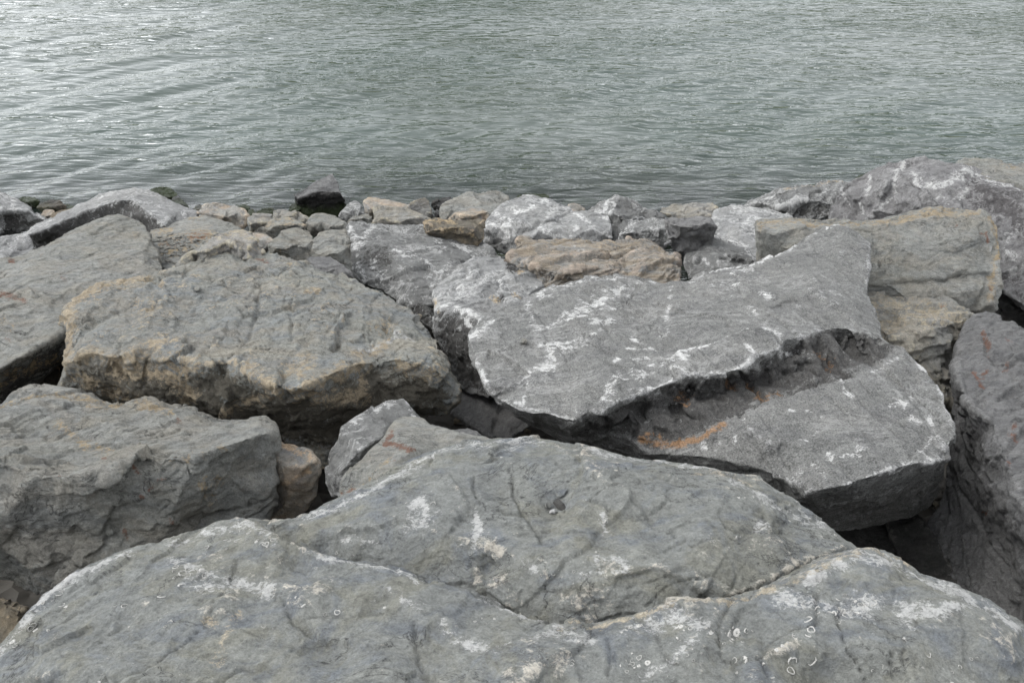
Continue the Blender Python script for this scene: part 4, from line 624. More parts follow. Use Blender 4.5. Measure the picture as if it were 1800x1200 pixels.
rock('I', 'boulder', 'largest light grey slab like boulder, split by a dark broken band with orange stains', 'slate',
 H('''820 590 1.42, 833 567 1.41, 867 550 1.40, 900 533 1.40, 925 522 1.40, 955 509 1.40, 995 497 1.40, 1032 487 1.40, 1053 484 1.40, 1075 480 1.40, 1100 484 1.40, 1137 488 1.40, 1160 499 1.42, 1185 495 1.42, 1210 494 1.43, 1222 484 1.43, 1232 478 1.43, 1273 471 1.44, 1312 464 1.45, 1352 453 1.46, 1381 439 1.47, 1403 428 1.48, 1417 412 1.49, 1446 401 1.50, 1475 395 1.51, 1493 399 1.52, 1510 408 1.52, 1529 430 1.53,
 1527 470 1.54, 1525 500 1.55, 1526 515 1.56, 1536 545 1.58, 1544 567 1.59, 1549 594 1.60, 1571 610 1.60, 1591 613 1.60, 1601 624 1.60, 1612 634 1.60, 1630 653 1.61, 1643 677 1.62, 1657 707 1.63, 1670 740 1.63, 1677 767 1.63, 1674 793 1.60, 1666 815 1.5, 1663 835 1.4, 1650 870 1.2, 1633 895 1.12, 1605 912 1.1, 1547 925 1.05, 1469 935 1.1, 1380 930 1.15, 1250 880 1.2, 1150 850 1.15, 1100 830 1.1, 1040 812 1.08, 1000 790 1.1, 940 750 1.15, 910 732 1.2, 883 707 1.32, 860 690 1.4, 843 655 1.43, 823 625 1.42, 822 604 1.43'''),
 lines=[H('824 596 1.45, 840 640 1.50, 855 675 1.55, 868 697 1.57, 890 708 1.59, 913 722 1.61, 935 727 1.62, 958 726 1.63, 985 735 1.64, 1007 741 1.65, 1012 728 1.66, 1020 716 1.67, 1035 722 1.67, 1057 726 1.68, 1072 714 1.68, 1093 703 1.69, 1115 697 1.69, 1133 690 1.69, 1158 680 1.70, 1180 672 1.70, 1198 663 1.70, 1217 659 1.70, 1245 660 1.70, 1267 657 1.71, 1285 652 1.71, 1300 649 1.71, 1313 640 1.71, 1320 630 1.72, 1335 624 1.72, 1350 620 1.72, 1370 612 1.72, 1380 597 1.71, 1413 590 1.70, 1447 578 1.69, 1463 575 1.68, 1493 577 1.67, 1527 587 1.65, 1546 592 1.62'),
        H('1045 765 1.42, 1110 775 1.48, 1160 782 1.50, 1200 778 1.54, 1243 763 1.60, 1267 745 1.62, 1300 728 1.64, 1333 714 1.65, 1367 698 1.655, 1400 688 1.66, 1433 679 1.66, 1480 664 1.66, 1520 654 1.66, 1550 639 1.65, 1575 626 1.63, 1592 618 1.62'),
        H('1400 880 1.50, 1420 864 1.66, 1450 858 1.70, 1483 854 1.72, 1533 837 1.71, 1583 820 1.70, 1613 812 1.69, 1640 814 1.68, 1665 806 1.64'),
        H('1140 800 1.45, 1200 800 1.52, 1250 805 1.56, 1320 820 1.58, 1380 840 1.6, 1420 860 1.65'),
        H('1347 560 1.71, 1267 593 1.70, 1200 615 1.69, 1153 634 1.68, 1087 658 1.68, 1062 693 1.68'),
        H('1150 715 1.58, 1220 705 1.60, 1270 700 1.60'), H('1300 665 1.58, 1310 700 1.60'), H('1370 640 1.62, 1420 625 1.64, 1470 610 1.64, 1480 650 1.64')],
 pts=CH_PTS + H('1090 740 1.52, 1130 750 1.54, 1180 740 1.57, 1230 735 1.59, 1270 680 1.60, 1340 650 1.60, 1340 690 1.60, 1400 665 1.60, 1440 640 1.63, 1520 620 1.64, 1000 560 1.52, 900 600 1.50, 920 680 1.57, 1100 600 1.60, 1200 540 1.56, 1300 530 1.60, 1430 500 1.60, 1450 550 1.66, 1390 560 1.68, 1350 500 1.55, 1480 450 1.55, 1500 530 1.61, 1280 620 1.71, 1180 650 1.69, 1000 640 1.60, 1450 760 1.70, 1550 720 1.67, 1350 780 1.66, 1600 760 1.67, 1500 690 1.67, 1060 790 1.3, 980 760 1.3, 1550 880 1.4, 1480 890 1.42, 1620 860 1.42'),
 smooth=2, vox=.0074, jit=.35, amp=.62, thick=.26, bed=(.35, 1.9, 1.4), scarp=.9, lump=.6,
 cuts=[('step', 30, -.028, XY('1347 561, 1267 594, 1200 616, 1153 635, 1087 659, 1062 690')), ('step', 34, -.03, XY('1130 500, 1117 512, 1113 520, 1087 536, 1047 549, 1010 557, 990 562, 945 582')), ('crack', 3, .02, XY('1117 512, 1087 536, 1047 549, 1000 560, 950 583')), ('step', 16, .02, XY('850 630, 880 615, 910 605, 918 598, 945 590')), ('crack', 3, .014, XY('880 622, 910 612')),
       ('crack', 3, .012, XY('1130 580, 1160 560, 1200 540')), ('step', 30, .02, XY('1490 580, 1450 540, 1430 520, 1390 530')), ('step', 10, -.03, XY('1060 770, 1110 740, 1112 720')), ('crack', 4, .03, XY('1120 745, 1110 770')), ('crack', 4, .03, XY('1180 715, 1210 728, 1235 735')), ('step', 12, .03, XY('1390 660, 1350 640, 1330 655')), ('crack', 4, .03, XY('1300 655, 1320 680, 1340 700')),
       ('crack', 4, .035, XY('1380 655, 1420 650, 1450 665')), ('crack', 3, .02, XY('1300 725, 1367 694, 1433 676, 1500 656')), ('crack', 4, .03, XY('1055 735, 1080 745, 1100 735')), ('step', 16, .02, XY('1640 700, 1620 690, 1615 670')), ('step', 18, -.015, XY('1640 770, 1610 800'))],
 paint=[('w', 4, .8, XY('925 524, 960 510, 1010 494, 1060 485, 1110 486, 1150 497')), ('w', 16, .8, XY('1000 550, 1040 530, 1070 510, 1100 500')), ('w', 8, .85, XY('1005 556, 1050 546, 1085 530')), ('w', 8, .8, XY('927 528, 935 555, 942 570')), ('w', 8, .8, XY('940 580, 970 560, 1000 545')), ('w', 6, .7, XY('945 520, 975 518')), ('w', 8, .8, XY('820 592, 845 585, 865 568')), ('w', 4, .8, XY('833 570, 855 556')),
        ('w', 10, .85, XY('950 605, 1000 597, 1040 590')), ('w', 10, .8, XY('960 640, 985 620, 1020 600, 1050 585')), ('w', 14, .8, XY('955 650, 975 630, 965 615')), ('w', 6, .8, XY('915 670, 935 655, 950 648')), ('w', 5, .85, XY('920 705, 922 690, 928 670')), ('w', 7, .8, XY('1040 570, 1070 562, 1110 560')), ('w', 4, .7, XY('1080 630, 1140 624')), ('w', 7, .85, XY('840 640, 855 670, 870 695, 890 706')),
        ('w', 4, .9, XY('1345 562, 1267 595, 1200 617, 1160 632')), ('w', 14, .75, XY('1200 625, 1150 640, 1100 660, 1085 665')), ('w', 12, .85, XY('1085 660, 1068 680, 1062 705, 1080 700')), ('w', 12, .75, XY('1180 640, 1220 660, 1250 655')), ('w', 10, .75, XY('1140 650, 1120 670, 1105 690')), ('w', 4, .7, XY('1065 712, 1100 698, 1140 685, 1180 668')), ('w', 6, .85, XY('1220 655, 1270 656, 1305 645, 1320 632')), ('w', 6, .9, XY('1308 604, 1320 612, 1325 622')), ('w', 6, .8, XY('1365 600, 1372 618')),
        ('w', 8, .85, XY('1170 555, 1176 530, 1180 510')), ('w', 8, .8, XY('1255 500, 1300 492')), ('w', 9, .9, XY('1340 512, 1352 522')), ('w', 8, .85, XY('1318 540, 1328 545')), ('w', 6, .7, XY('1280 480, 1320 470')), ('w', 4, .9, XY('1212 494, 1240 478, 1312 465, 1352 454, 1400 430')), ('w', 4, .8, XY('1410 418, 1445 403, 1475 396')), ('w', 6, .6, XY('1270 525, 1310 510')), ('w', 8, .8, XY('960 725, 985 733, 1005 740, 1015 722')), ('w', 4, .8, XY('1110 592, 1150 610, 1100 610')),
        ('w', 7, .7, XY('1345 575, 1370 585, 1360 600')), ('w', 5, .8, XY('900 700, 925 715, 955 725')), ('w', 5, .9, XY('1345 568, 1360 580, 1370 575')), ('w', 5, .7, XY('1105 612, 1110 608')), ('w', 6, .75, XY('1160 585, 1180 575')),
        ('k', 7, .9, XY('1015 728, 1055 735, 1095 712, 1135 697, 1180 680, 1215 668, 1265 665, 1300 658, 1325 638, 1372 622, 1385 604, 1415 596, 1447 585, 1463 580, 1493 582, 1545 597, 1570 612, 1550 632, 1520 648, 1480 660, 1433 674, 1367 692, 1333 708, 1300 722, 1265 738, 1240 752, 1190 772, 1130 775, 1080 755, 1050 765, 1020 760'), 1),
        ('t', 8, 1.0, XY('1130 772, 1150 778, 1183 780, 1227 770, 1273 745')), ('t', 7, .8, XY('1135 762, 1160 765, 1150 775')), ('t', 6, .75, XY('1318 678, 1335 695, 1325 700')), ('t', 7, .7, XY('1280 675, 1290 680')), ('t', 9, .55, XY('1190 700, 1210 690, 1205 710')), ('t', 8, .5, XY('1335 705, 1370 690')), ('t', 9, .55, XY('1430 620, 1460 630, 1455 650')), ('w', 7, .6, XY('1375 625, 1410 620, 1440 628')), ('w', 7, .5, XY('1465 590, 1480 620, 1495 640')), ('w', 5, .6, XY('1375 672, 1390 665')),
        ('w', 5, .9, XY('1600 622, 1615 640, 1640 665')), ('w', 5, .85, XY('1645 680, 1665 725, 1676 765, 1672 790')), ('w', 7, .9, XY('1290 780, 1297 755, 1308 735')), ('w', 8, .95, XY('1235 780, 1252 800, 1258 820')), ('w', 5, .9, XY('1258 820, 1256 790, 1266 778')), ('w', 9, .85, XY('1400 830, 1430 820, 1450 835')), ('w', 8, .8, XY('1440 800, 1480 800, 1520 790')), ('w', 10, .7, XY('1380 835, 1395 850')), ('w', 7, .8, XY('1490 850, 1540 832, 1590 815, 1660 805')), ('w', 8, .85, XY('1570 705, 1590 712, 1600 700')), ('w', 8, .9, XY('1605 735, 1620 740')), ('w', 8, .85, XY('1635 735, 1645 755, 1655 765')),
        ('w', 10, .75, XY('1620 790, 1640 770, 1660 785')), ('w', 5, .9, XY('1432 725, 1446 732')), ('w', 4, .85, XY('1388 720, 1396 720')), ('w', 4, .8, XY('1418 719, 1430 720')), ('w', 5, .7, XY('1480 665, 1484 690, 1500 697')), ('w', 5, .7, XY('1440 685, 1450 690')), ('w', 6, .8, XY('1575 680, 1585 690')), ('w', 4, .7, XY('1370 830, 1372 840')), ('w', 8, .7, XY('1410 775, 1440 755')), ('w', 4, .8, XY('1595 620, 1560 640, 1530 655'))])
# ---- stones seen in the dark gaps, and one added dark filler
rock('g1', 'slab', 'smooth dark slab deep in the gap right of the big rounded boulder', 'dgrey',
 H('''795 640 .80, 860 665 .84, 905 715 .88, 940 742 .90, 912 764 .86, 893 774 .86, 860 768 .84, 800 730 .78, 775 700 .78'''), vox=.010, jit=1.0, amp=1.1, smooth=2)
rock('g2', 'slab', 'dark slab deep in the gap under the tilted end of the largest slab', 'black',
 H('''1440 900 .88, 1540 905 .88, 1560 930 .85, 1585 985 .85, 1560 1010 .85, 1480 980 .85'''), vox=.010, jit=.3, amp=.6)  # black material puts the gap's shade into the slab's colour
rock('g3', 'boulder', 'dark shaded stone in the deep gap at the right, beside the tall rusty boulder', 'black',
 H('''1555 905 .92, 1600 900 .95, 1640 930 .98, 1665 980 .98, 1700 1040 .95, 1640 1040 .9, 1590 1000 .9, 1570 950 .9'''), vox=.010, jit=1.2)  # coloured black so the stone sinks into the gap's shade
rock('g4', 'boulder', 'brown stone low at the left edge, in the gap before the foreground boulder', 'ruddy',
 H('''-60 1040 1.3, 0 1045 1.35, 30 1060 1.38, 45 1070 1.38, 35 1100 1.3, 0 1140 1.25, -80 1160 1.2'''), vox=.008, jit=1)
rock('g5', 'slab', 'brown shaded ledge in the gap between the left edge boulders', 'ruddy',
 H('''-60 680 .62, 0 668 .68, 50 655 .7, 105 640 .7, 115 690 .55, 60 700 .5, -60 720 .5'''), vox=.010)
rock('g7', 'boulder', 'added black filler boulder for the shade under the right end of the long blocky one', 'black',
 H('1735 500 .30, 1800 490 .30, 1880 520 .32, 1880 620 .5, 1790 620 .5, 1740 590 .42'), vox=.014, jit=1)  # filler rock added here, its black stands in for the gap's shade
small('g6', 'stone', 'thin grey stone behind the one with the red stroke', 'dgrey', '748 742, 765 745, 790 751, 820 754, 840 760, 862 775, 820 790, 760 780', fr=.6, Z=1.45, hb=1.3)
# rocks far down at the water
small('s1', 'stone', 'green weed covered stone behind the straight crested slab', 'weed', '262 336, 270 331, 285 329, 300 331, 312 339, 314 352, 295 362, 272 352', fr=.5, hb=.0)
small('s2', 'stone', 'small grey pointed stone right of the green weed covered one', 'dgrey', '298 356, 303 348, 312 344, 322 350, 334 366, 330 376, 310 372', fr=.5, hb=0.03)
small('s3', 'stone', 'very small grey stone left of the rounded tan stone', 'olive', '338 368, 343 361, 352 358, 360 362, 362 372, 348 378', fr=.5, hb=0.03)
small('s4', 'stone', 'dark green stone right of the pale topped boulder at the far left', 'weed', '30 352, 38 346, 50 344, 62 346, 70 354, 66 366, 44 364', fr=.5, hb=0.0)
small('s5', 'stone', 'grey brown low stone between the far left boulder and the crested slab', 'ruddy', '64 366, 72 356, 90 352, 104 355, 116 362, 112 374, 84 376', fr=.5, hb=0.03)
small('s6', 'stone', 'small mossy stone left of the crested slab at the water', 'weed', '108 370, 112 360, 122 358, 134 364, 130 372, 116 378', fr=.5, hb=0.0)
small('s7', 'stone', 'small tan pebble like stone left of the crested slab', 'tan', '68 378, 74 369, 84 365, 96 370, 100 382, 88 390, 74 390', fr=.5, off=-.03)
small('s8', 'stone', 'small grey stone right of the little tan one, left of the crested slab', 'ruddy', '84 388, 92 374, 108 368, 124 367, 134 376, 110 398, 92 398', fr=.5, off=-.03)
small('s9', 'stone', 'dark little stone right of the rounded tan one at the water', 'weed', '434 378, 437 369, 444 367, 450 373, 449 384, 440 388', fr=.5, hb=0.02)
small('s10', 'stone', 'low green weed covered stone left of the two humped one', 'weed', '448 384, 452 374, 465 368, 480 367, 484 378, 468 386', fr=.5, hb=0.0)
small('s11', 'stone', 'low mossy stone behind the rounded tan one', 'weed', '415 368, 420 361, 432 359, 440 364, 438 374, 424 376', fr=.5, hb=0.0)
small('s12', 'stone', 'green stone at the foot of the dark block standing in the water', 'weed', '506 368, 512 360, 520 357, 530 364, 530 380, 514 380', fr=.5, hb=0.0)
small('s13', 'stone', 'tiny green stone behind the pale rounded boulder', 'weed', '905 350, 915 341, 935 340, 965 342, 966 352, 930 362', fr=.5, hb=0.0)
small('s14', 'stone', 'tiny weedy stone left of the largest pitted boulder at the water', 'weed', '1488 330, 1496 320, 1510 309, 1530 303, 1530 320, 1500 340', fr=.5, hb=-.02)
# just under the surface
def sunk(key, label, outl, h, mat='black'):
    P = [(x, y, h - .10) for (x, y) in XY(outl)]; cx = sum(p[0] for p in P) / len(P); cy = sum(p[1] for p in P) / len(P)
    return rock(key, 'boulder', label, mat, P, pts=[(cx, cy, h + .04), (cx + 15, cy + 3, h + .03), (cx - 15, cy - 2, h + .02)], vox=.016, thick=.3, group='boulders under the water')
sunk('u1', 'dark sunken boulder breaking the surface behind the wide low grey one', '835 335, 850 325, 880 318, 920 317, 935 322, 920 338, 880 345, 845 345', -.02)
sunk('u2', 'dark sunken boulder in the water behind the jagged one', '1050 345, 1080 328, 1120 325, 1150 335, 1165 352, 1140 375, 1090 372, 1060 362', -.06)
sunk('u3', 'brown sunken boulder in the water right of the pale rounded one', '985 358, 1000 348, 1030 345, 1055 352, 1050 368, 1010 375', -.05, 'olive')
sunk('u4', 'dark sunken boulder in the water left of the dark block', '340 345, 380 333, 430 335, 470 345, 500 355, 470 372, 400 372, 350 362', -.08)
sunk('u5', 'dark sunken boulder in the water right of the dark block', '615 352, 640 340, 690 338, 730 345, 740 358, 690 368, 640 366', -.08)
sunk('u6', 'dark sunken boulder in the water behind the long lit crest stone', '1240 360, 1260 345, 1300 338, 1340 335, 1350 350, 1310 370, 1260 372', -.08)
sunk('u7', 'dark sunken boulder in the water left of the straight crested slab', '60 345, 90 333, 140 328, 190 330, 180 350, 120 365, 80 362', -.08)

# ------------------------------------------------------------------ small things lying on the rocks
def hit(key, px, py):
    ob = ROCK[key]; loc = Vector(ob.location); o = Vector(CAM) - loc
    ok, p, n, _ = ob.ray_cast(o, Vector(raydir(px, py)).normalized())
    return (p + loc, n) if ok else (None, None)
def nopaint(me):
    a = me.attributes.new('paint', 'FLOAT_COLOR', 'POINT'); a.data.foreach_set('color', np.zeros(len(me.vertices) * 4, np.float32))
def chip_mesh(name, size, seed, mat):
    rnd = random.Random(seed); bm = bmesh.new()
    for _ in range(16):
        v = Vector((rnd.gauss(0, 1), rnd.gauss(0, 1), rnd.gauss(0, 1))).normalized(); k = rnd.uniform(.8, 1)
        bm.verts.new((v.x * size[0] * .5 * k, v.y * size[1] * .5 * k, v.z * size[2] * .5 * k))
    r = bmesh.ops.convex_hull(bm, input=bm.verts); bmesh.ops.delete(bm, geom=[g_ for g_ in r['geom_interior'] if isinstance(g_, bmesh.types.BMVert)], context='VERTS')
    bmesh.ops.bevel(bm, geom=bm.edges[:], offset=min(size) * .06, segments=1, affect='EDGES')
    me = bpy.data.meshes.new(name); bm.to_mesh(me); bm.free(); me.materials.append(M[mat]); nopaint(me); return me
def chip(key, px, py, size, rz, label, mat, seed, tilt=0.0, name='stone_shard', group='loose stones lying on the boulders'):
    p, n = hit(key, px, py)
    if p is None: return
    ob = bpy.data.objects.new(name, chip_mesh(name, size, seed, mat)); C.objects.link(ob)
    q = n.to_track_quat('Z', 'Y'); ob.rotation_mode = 'QUATERNION'
    from mathutils import Quaternion
    ob.rotation_quaternion = q @ Quaternion((0, 0, 1), rz) @ Quaternion((1, 0, 0), tilt)
    ob.location = p + n * size[2] * .30
    meta(ob, label, 'stone', group)
chip('H1', 984, 889, (.084, .030, .026), -.1, 'long dark stone shard in the dent of the domed foreground boulder', 'black', 1)
chip('H1', 961, 890, (.024, .030, .022), .4, 'small blocky chip at the left end of the long shard', 'grey', 2)
chip('H1', 973, 901, (.034, .022, .018), .1, 'pale rounded pebble just below the long shard', 'pale', 3)
chip('H1', 992, 899, (.012, .014, .010), .1, 'tiny pebble under the right end of the long shard', 'grey', 4)
chip('H1', 988, 868, (.030, .052, .018), .3, 'flat upright leaning chip above the long shard', 'blue', 5)
chip('H1', 873, 1021, (.020, .014, .012), .3, 'little pebble in the scooped hollow of the domed boulder', 'tan', 6)
chip('H1', 848, 1036, (.055, .045, .025), .3, 'flat chip at the bottom of the scooped hollow', 'blue', 7)
chip('I', 921, 603, (.050, .055, .040), .5, 'small angular grey stone lying on the left end of the largest slab', 'grey', 8)
chip('C', 322, 600, (.045, .04, .035), .2, 'small round knob of stone on the big rounded boulder', 'brown', 9)
chip('V', 882, 524, (.06, .05, .04), .2, 'dark pebble set in a pocket of the light stepped boulder', 'dgrey', 10)
chip('C', 348, 510, (.05, .06, .03), .2, 'small stone on the upper left part of the big rounded boulder', 'brown', 11)
# loose rubble of small chips on the stained slab
rnd = random.Random(3); bm = bmesh.new()
for k in range(230):
    line = rnd.choice(((275, 442, 392, 414), (272, 425, 330, 418), (280, 455, 345, 440), (275, 440, 330, 425)))
    t = rnd.random(); px = line[0] + (line[2] - line[0]) * t + rnd.gauss(0, 3); py = line[1] + (line[3] - line[1]) * t + rnd.gauss(0, 4)
    p, n = hit('AA', px, py)
    if p is None: continue
    sz = rnd.uniform(.012, .042); m_ = chip_mesh('c', (sz * 1.4, sz, sz * .6), k, 'grey'); vs_ = []
    ca, sa = math.cos(k), math.sin(k)
    for v in m_.vertices: vs_.append(bm.verts.new((p.x + v.co.x * ca - v.co.y * sa, p.y + v.co.x * sa + v.co.y * ca, p.z + v.co.z + sz * .2)))
    for f in m_.polygons: bm.faces.new([vs_[i] for i in f.vertices])
    bpy.data.meshes.remove(m_)
me = bpy.data.meshes.new('rubble'); bm.to_mesh(me); bm.free(); me.materials.append(M['grey']); nopaint(me)
ob = bpy.data.objects.new('rubble', me); C.objects.link(ob); meta(ob, 'loose grey stone chips lying on the orange stained flat slab', 'rubble', None, 'stuff')

# barnacle scars: broken white rings of shell left on the nearest boulders
bmm = bpy.data.materials.new('barnacle_shell'); g = G(bmm); tc = g.add('ShaderNodeTexCoord').outputs['Object']
colr = g.mix(g.noise(tc, 160.0, 4, .7), (.30, .30, .275), (.52, .51, .485))
g.add('ShaderNodeOutputMaterial', {0: g.add('ShaderNodeBsdfPrincipled', {'Base Color': colr, 'Roughness': .8}).outputs[0]})
def rings(key, spots, seed):
    rnd = random.Random(seed); bm = bmesh.new()
    for (px, py, spread, cnt, rad) in spots:
        for k in range(cnt):
            x = px + (rnd.gauss(0, 1) * spread if cnt > 1 else 0); y = py + (rnd.gauss(0, .6) * spread if cnt > 1 else 0)
            p, n = hit(key, x, y)
            if p is None: continue
            dist = (p - Vector(CAM)).length; r = rad * rnd.uniform(.28, .95) * dist / FPX if cnt > 1 else rad * dist / FPX
            n = n.normalized(); u = n.orthogonal().normalized(); v = n.cross(u); a0 = rnd.uniform(0, 6.28)
            arc = rnd.choice((6.28, 6.28, 4.6, 3.4, 2.4)) if rnd.random() < .9 else 1.5
            solid = rnd.random() < .22; N_ = 16; el = rnd.uniform(.75, 1.0); pr = None; w0 = rnd.uniform(.18, .34)
            for i in range(N_ + 1):
                a = a0 + arc * i / N_; wb = 1 + .10 * math.sin(a * 3 + k) + rnd.gauss(0, .05)
                taper = 1.0 if arc > 6 else math.sin(math.pi * i / N_) ** .6 + .05
                ww = w0 * (.7 + .6 * rnd.random()) * taper
                d = u * math.cos(a) + v * math.sin(a) * el
                ri = r * wb * (1 - ww) if not solid else r * .12; ro_ = r * wb
                q = [bm.verts.new(p + d * (ri) + n * -.0006), bm.verts.new(p + d * (ri * .65 + ro_ * .35) + n * .0016), bm.verts.new(p + d * (ri * .25 + ro_ * .75) + n * .0014), bm.verts.new(p + d * ro_ - n * .0008)]
                if pr:
                    for j in range(3): bm.faces.new((pr[j], pr[j + 1], q[j + 1], q[j]))
                pr = q
    me = bpy.data.meshes.new('barnacle_scars'); ob = ROCK[key]
    bmesh.ops.translate(bm, verts=bm.verts, vec=-ob.location); bm.to_mesh(me); bm.free(); me.materials.append(bmm)
    c = bpy.data.objects.new('barnacle_scars', me); C.objects.link(c); c.parent = ob; c['kind'] = 'stuff'
rings('H2', [(285, 1047, 0, 1, 7), (420, 950, 0, 1, 7), (320, 1010, 14, 10, 7), (365, 1030, 14, 7, 6), (350, 1012, 10, 6, 6), (415, 935, 22, 10, 5.5), (370, 963, 10, 3, 6), (455, 948, 12, 5, 6), (478, 952, 8, 3, 6), (230, 1095, 10, 4, 6), (295, 1085, 12, 5, 6), (80, 1062, 10, 4, 6),
 (107, 1040, 6, 2, 6), (110, 1064, 6, 2, 6), (480, 1103, 8, 4, 5), (173, 1188, 5, 2, 7), (175, 1168, 5, 2, 6), (190, 1150, 10, 3, 5), (518, 1057, 14, 4, 6), (560, 983, 6, 2, 5), (575, 1075, 10, 3, 6), (655, 1056, 6, 2, 5), (25, 1130, 12, 6, 5), (60, 1098, 14, 6, 5), (230, 1062, 14, 3, 6),
 (1420, 1088, 0, 1, 8), (1426, 1106, 0, 1, 8), (1393, 1164, 0, 1, 9), (1390, 1178, 0, 1, 7), (1427, 1161, 0, 1, 8), (1534, 1059, 0, 1, 7), (1520, 1089, 0, 1, 6), (1470, 1080, 18, 10, 7), (1510, 1060, 16, 8, 6), (1475, 1076, 8, 5, 7), (1490, 1052, 12, 5, 5), (1390, 1120, 24, 8, 6), (1300, 1120, 22, 12, 6), (1250, 1112, 22, 9, 6),
 (1200, 1110, 18, 8, 6), (1120, 1100, 14, 5, 6), (1125, 1160, 16, 6, 7), (1105, 1100, 5, 2, 7), (1200, 1170, 24, 7, 5), (1290, 1115, 8, 4, 8), (1590, 1125, 6, 3, 5), (1624, 1172, 4, 2, 5), (1310, 1165, 12, 4, 8), (1560, 1176, 10, 3, 5), (1350, 1180, 20, 5, 6), (1180, 1195, 20, 6, 6), (850, 1090, 14, 5, 4), (1010, 1170, 16, 5, 6), (1095, 1185, 18, 5, 7), (1110, 1175, 8, 3, 6), (1660, 1180, 20, 5, 5), (1735, 1150, 20, 4, 4), (1400, 1060, 20, 6, 5), (670, 1070, 12, 4, 4)], 1)
rings('H1', [(713, 885, 0, 1, 5), (761, 885, 0, 1, 5), (720, 918, 12, 5, 3.5), (700, 905, 10, 4, 3.5), (838, 952, 14, 8, 3.5), (1010, 1018, 16, 9, 4), (1040, 985, 14, 6, 3.5), (805, 956, 6, 3, 5), (880, 785, 24, 8, 3), (820, 790, 14, 5, 3), (650, 850, 20, 6, 3.5), (1062, 915, 5, 5, 4), (1290, 950, 20, 5, 4), (1345, 925, 8, 4, 5), (1410, 900, 22, 10, 3.5), (1460, 950, 16, 5, 3.5), (620, 950, 20, 6, 3.5), (1300, 870, 8, 3, 4), (1320, 873, 5, 2, 4)], 2)

# boulders just beyond the frame on either hand
bd = chip_mesh('far_boulder', (1.5, 1.1, .95), 77, 'grey'); bd2 = chip_mesh('far_boulder', (1.2, 1.3, .9), 78, 'brown')
def plain_boulder(me_src, loc, rz, s_, mat, label, group):
    me_ = me_src.copy(); me_.transform(__import__('mathutils').Matrix.Translation(loc) @ __import__('mathutils').Matrix.Rotation(rz, 4, 'Z') @ __import__('mathutils').Matrix.Scale(s_, 4))
    ob = finish(me_, 'boulder', mat, .022, 2, 1.2, rz * 7); bpy.data.meshes.remove(me_); meta(ob, label, 'boulder', group)
rnd = random.Random(21)
for side, lab in ((-1, 'grey boulder of the bank just outside the left edge'), (1, 'grey boulder of the bank just outside the right edge')):
    for k, yb in enumerate((.6, 1.9, 3.1, 4.4, 5.7, 7.0)):
        xe = (math.hypot(yb, 3.8 - 2.2 + .319 * (yb - 1)) * .66 + 1.05) * side
        plain_boulder((bd, bd2)[k % 2], (xe, yb, 2.2 - .319 * (yb - 1) - .45), rnd.uniform(0, 6), rnd.uniform(.9, 1.15), ('grey', 'web', 'brown', 'pale')[(k + (side > 0)) % 4], lab, 'boulders beyond the frame')
for k, (xb, yb, zb) in enumerate(((-1.5, -.35, 1.75), (0.1, -.55, 1.7), (1.6, -.3, 1.75), (-.7, -1.8, 1.7), (1.0, -1.9, 1.7))):
    plain_boulder((bd, bd2)[k % 2], (xb, yb, zb), rnd.uniform(0, 6), .95, ('grey', 'blue', 'brown')[k % 3], 'grey boulder of the bank below and behind the lower edge', 'boulders beyond the frame')
for m_ in (bd, bd2): bpy.data.meshes.remove(m_)

# ------------------------------------------------------------------ bank, sea bed, water
def ground_h(x, y):
    off = .6 + .65 * np.clip((5 - y) / 3, 0, 1)
    base = 2.2 - .319 * (y - 1) - off
    base = np.where(y < -1.0, 2.2 + .319 * 2 - 1.25 + (-1 - y) * .12, base)
    base = np.maximum(base, -3.2)
    return base
def sheet(name, xs, ys, hf, mat):
    X, Y = np.meshgrid(xs, ys); Z = hf(X, Y); V = np.stack([X.ravel(), Y.ravel(), Z.ravel()], 1)
    nx, ny = len(xs), len(ys); i = np.arange((ny - 1) * nx).reshape(ny - 1, nx)[:, :-1].ravel()
    F = np.stack([i, i + 1, i + nx + 1, i + nx], 1)
    me = bpy.data.meshes.new(name); me.vertices.add(len(V)); me.vertices.foreach_set('co', V.ravel().astype(np.float32))
    me.loops.add(F.size); me.loops.foreach_set('vertex_index', F.ravel().astype(np.int32)); me.polygons.add(len(F))
    me.polygons.foreach_set('loop_start', (np.arange(len(F)) * 4).astype(np.int32)); me.update(calc_edges=True)
    me.polygons.foreach_set('use_smooth', np.ones(len(F), bool)); me.materials.append(mat)
    ob = bpy.data.objects.new(name, me); C.objects.link(ob); return ob
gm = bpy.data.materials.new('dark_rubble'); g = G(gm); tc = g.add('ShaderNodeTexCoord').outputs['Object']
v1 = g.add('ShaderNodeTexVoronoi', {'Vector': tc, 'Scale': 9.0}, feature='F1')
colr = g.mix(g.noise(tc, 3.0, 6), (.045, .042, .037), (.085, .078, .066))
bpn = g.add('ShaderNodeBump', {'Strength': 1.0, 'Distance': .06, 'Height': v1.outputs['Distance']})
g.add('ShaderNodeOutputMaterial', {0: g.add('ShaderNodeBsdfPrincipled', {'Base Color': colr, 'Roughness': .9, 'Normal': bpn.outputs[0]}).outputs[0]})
fx = np.concatenate([[-3000, -600, -150, -60, -25], np.arange(-12, 12.01, .12), [25, 60, 150, 600, 3000]])
fy = np.concatenate([[-600, -100, -30, -10, -5], np.arange(-3, 13, .12), [14, 16, 20, 40, 100, 600, 4500]])
def gh(X, Y):
    P = np.stack([X.ravel(), Y.ravel(), np.zeros(X.size)], 1)
    return ground_h(X, Y) + (.10 * perlin(P * 2.3) + .05 * perlin(P * 6.7) + .03 * perlin(P * 15)).reshape(X.shape)
meta(sheet('ground', fx, fy, gh, gm), kind='structure')

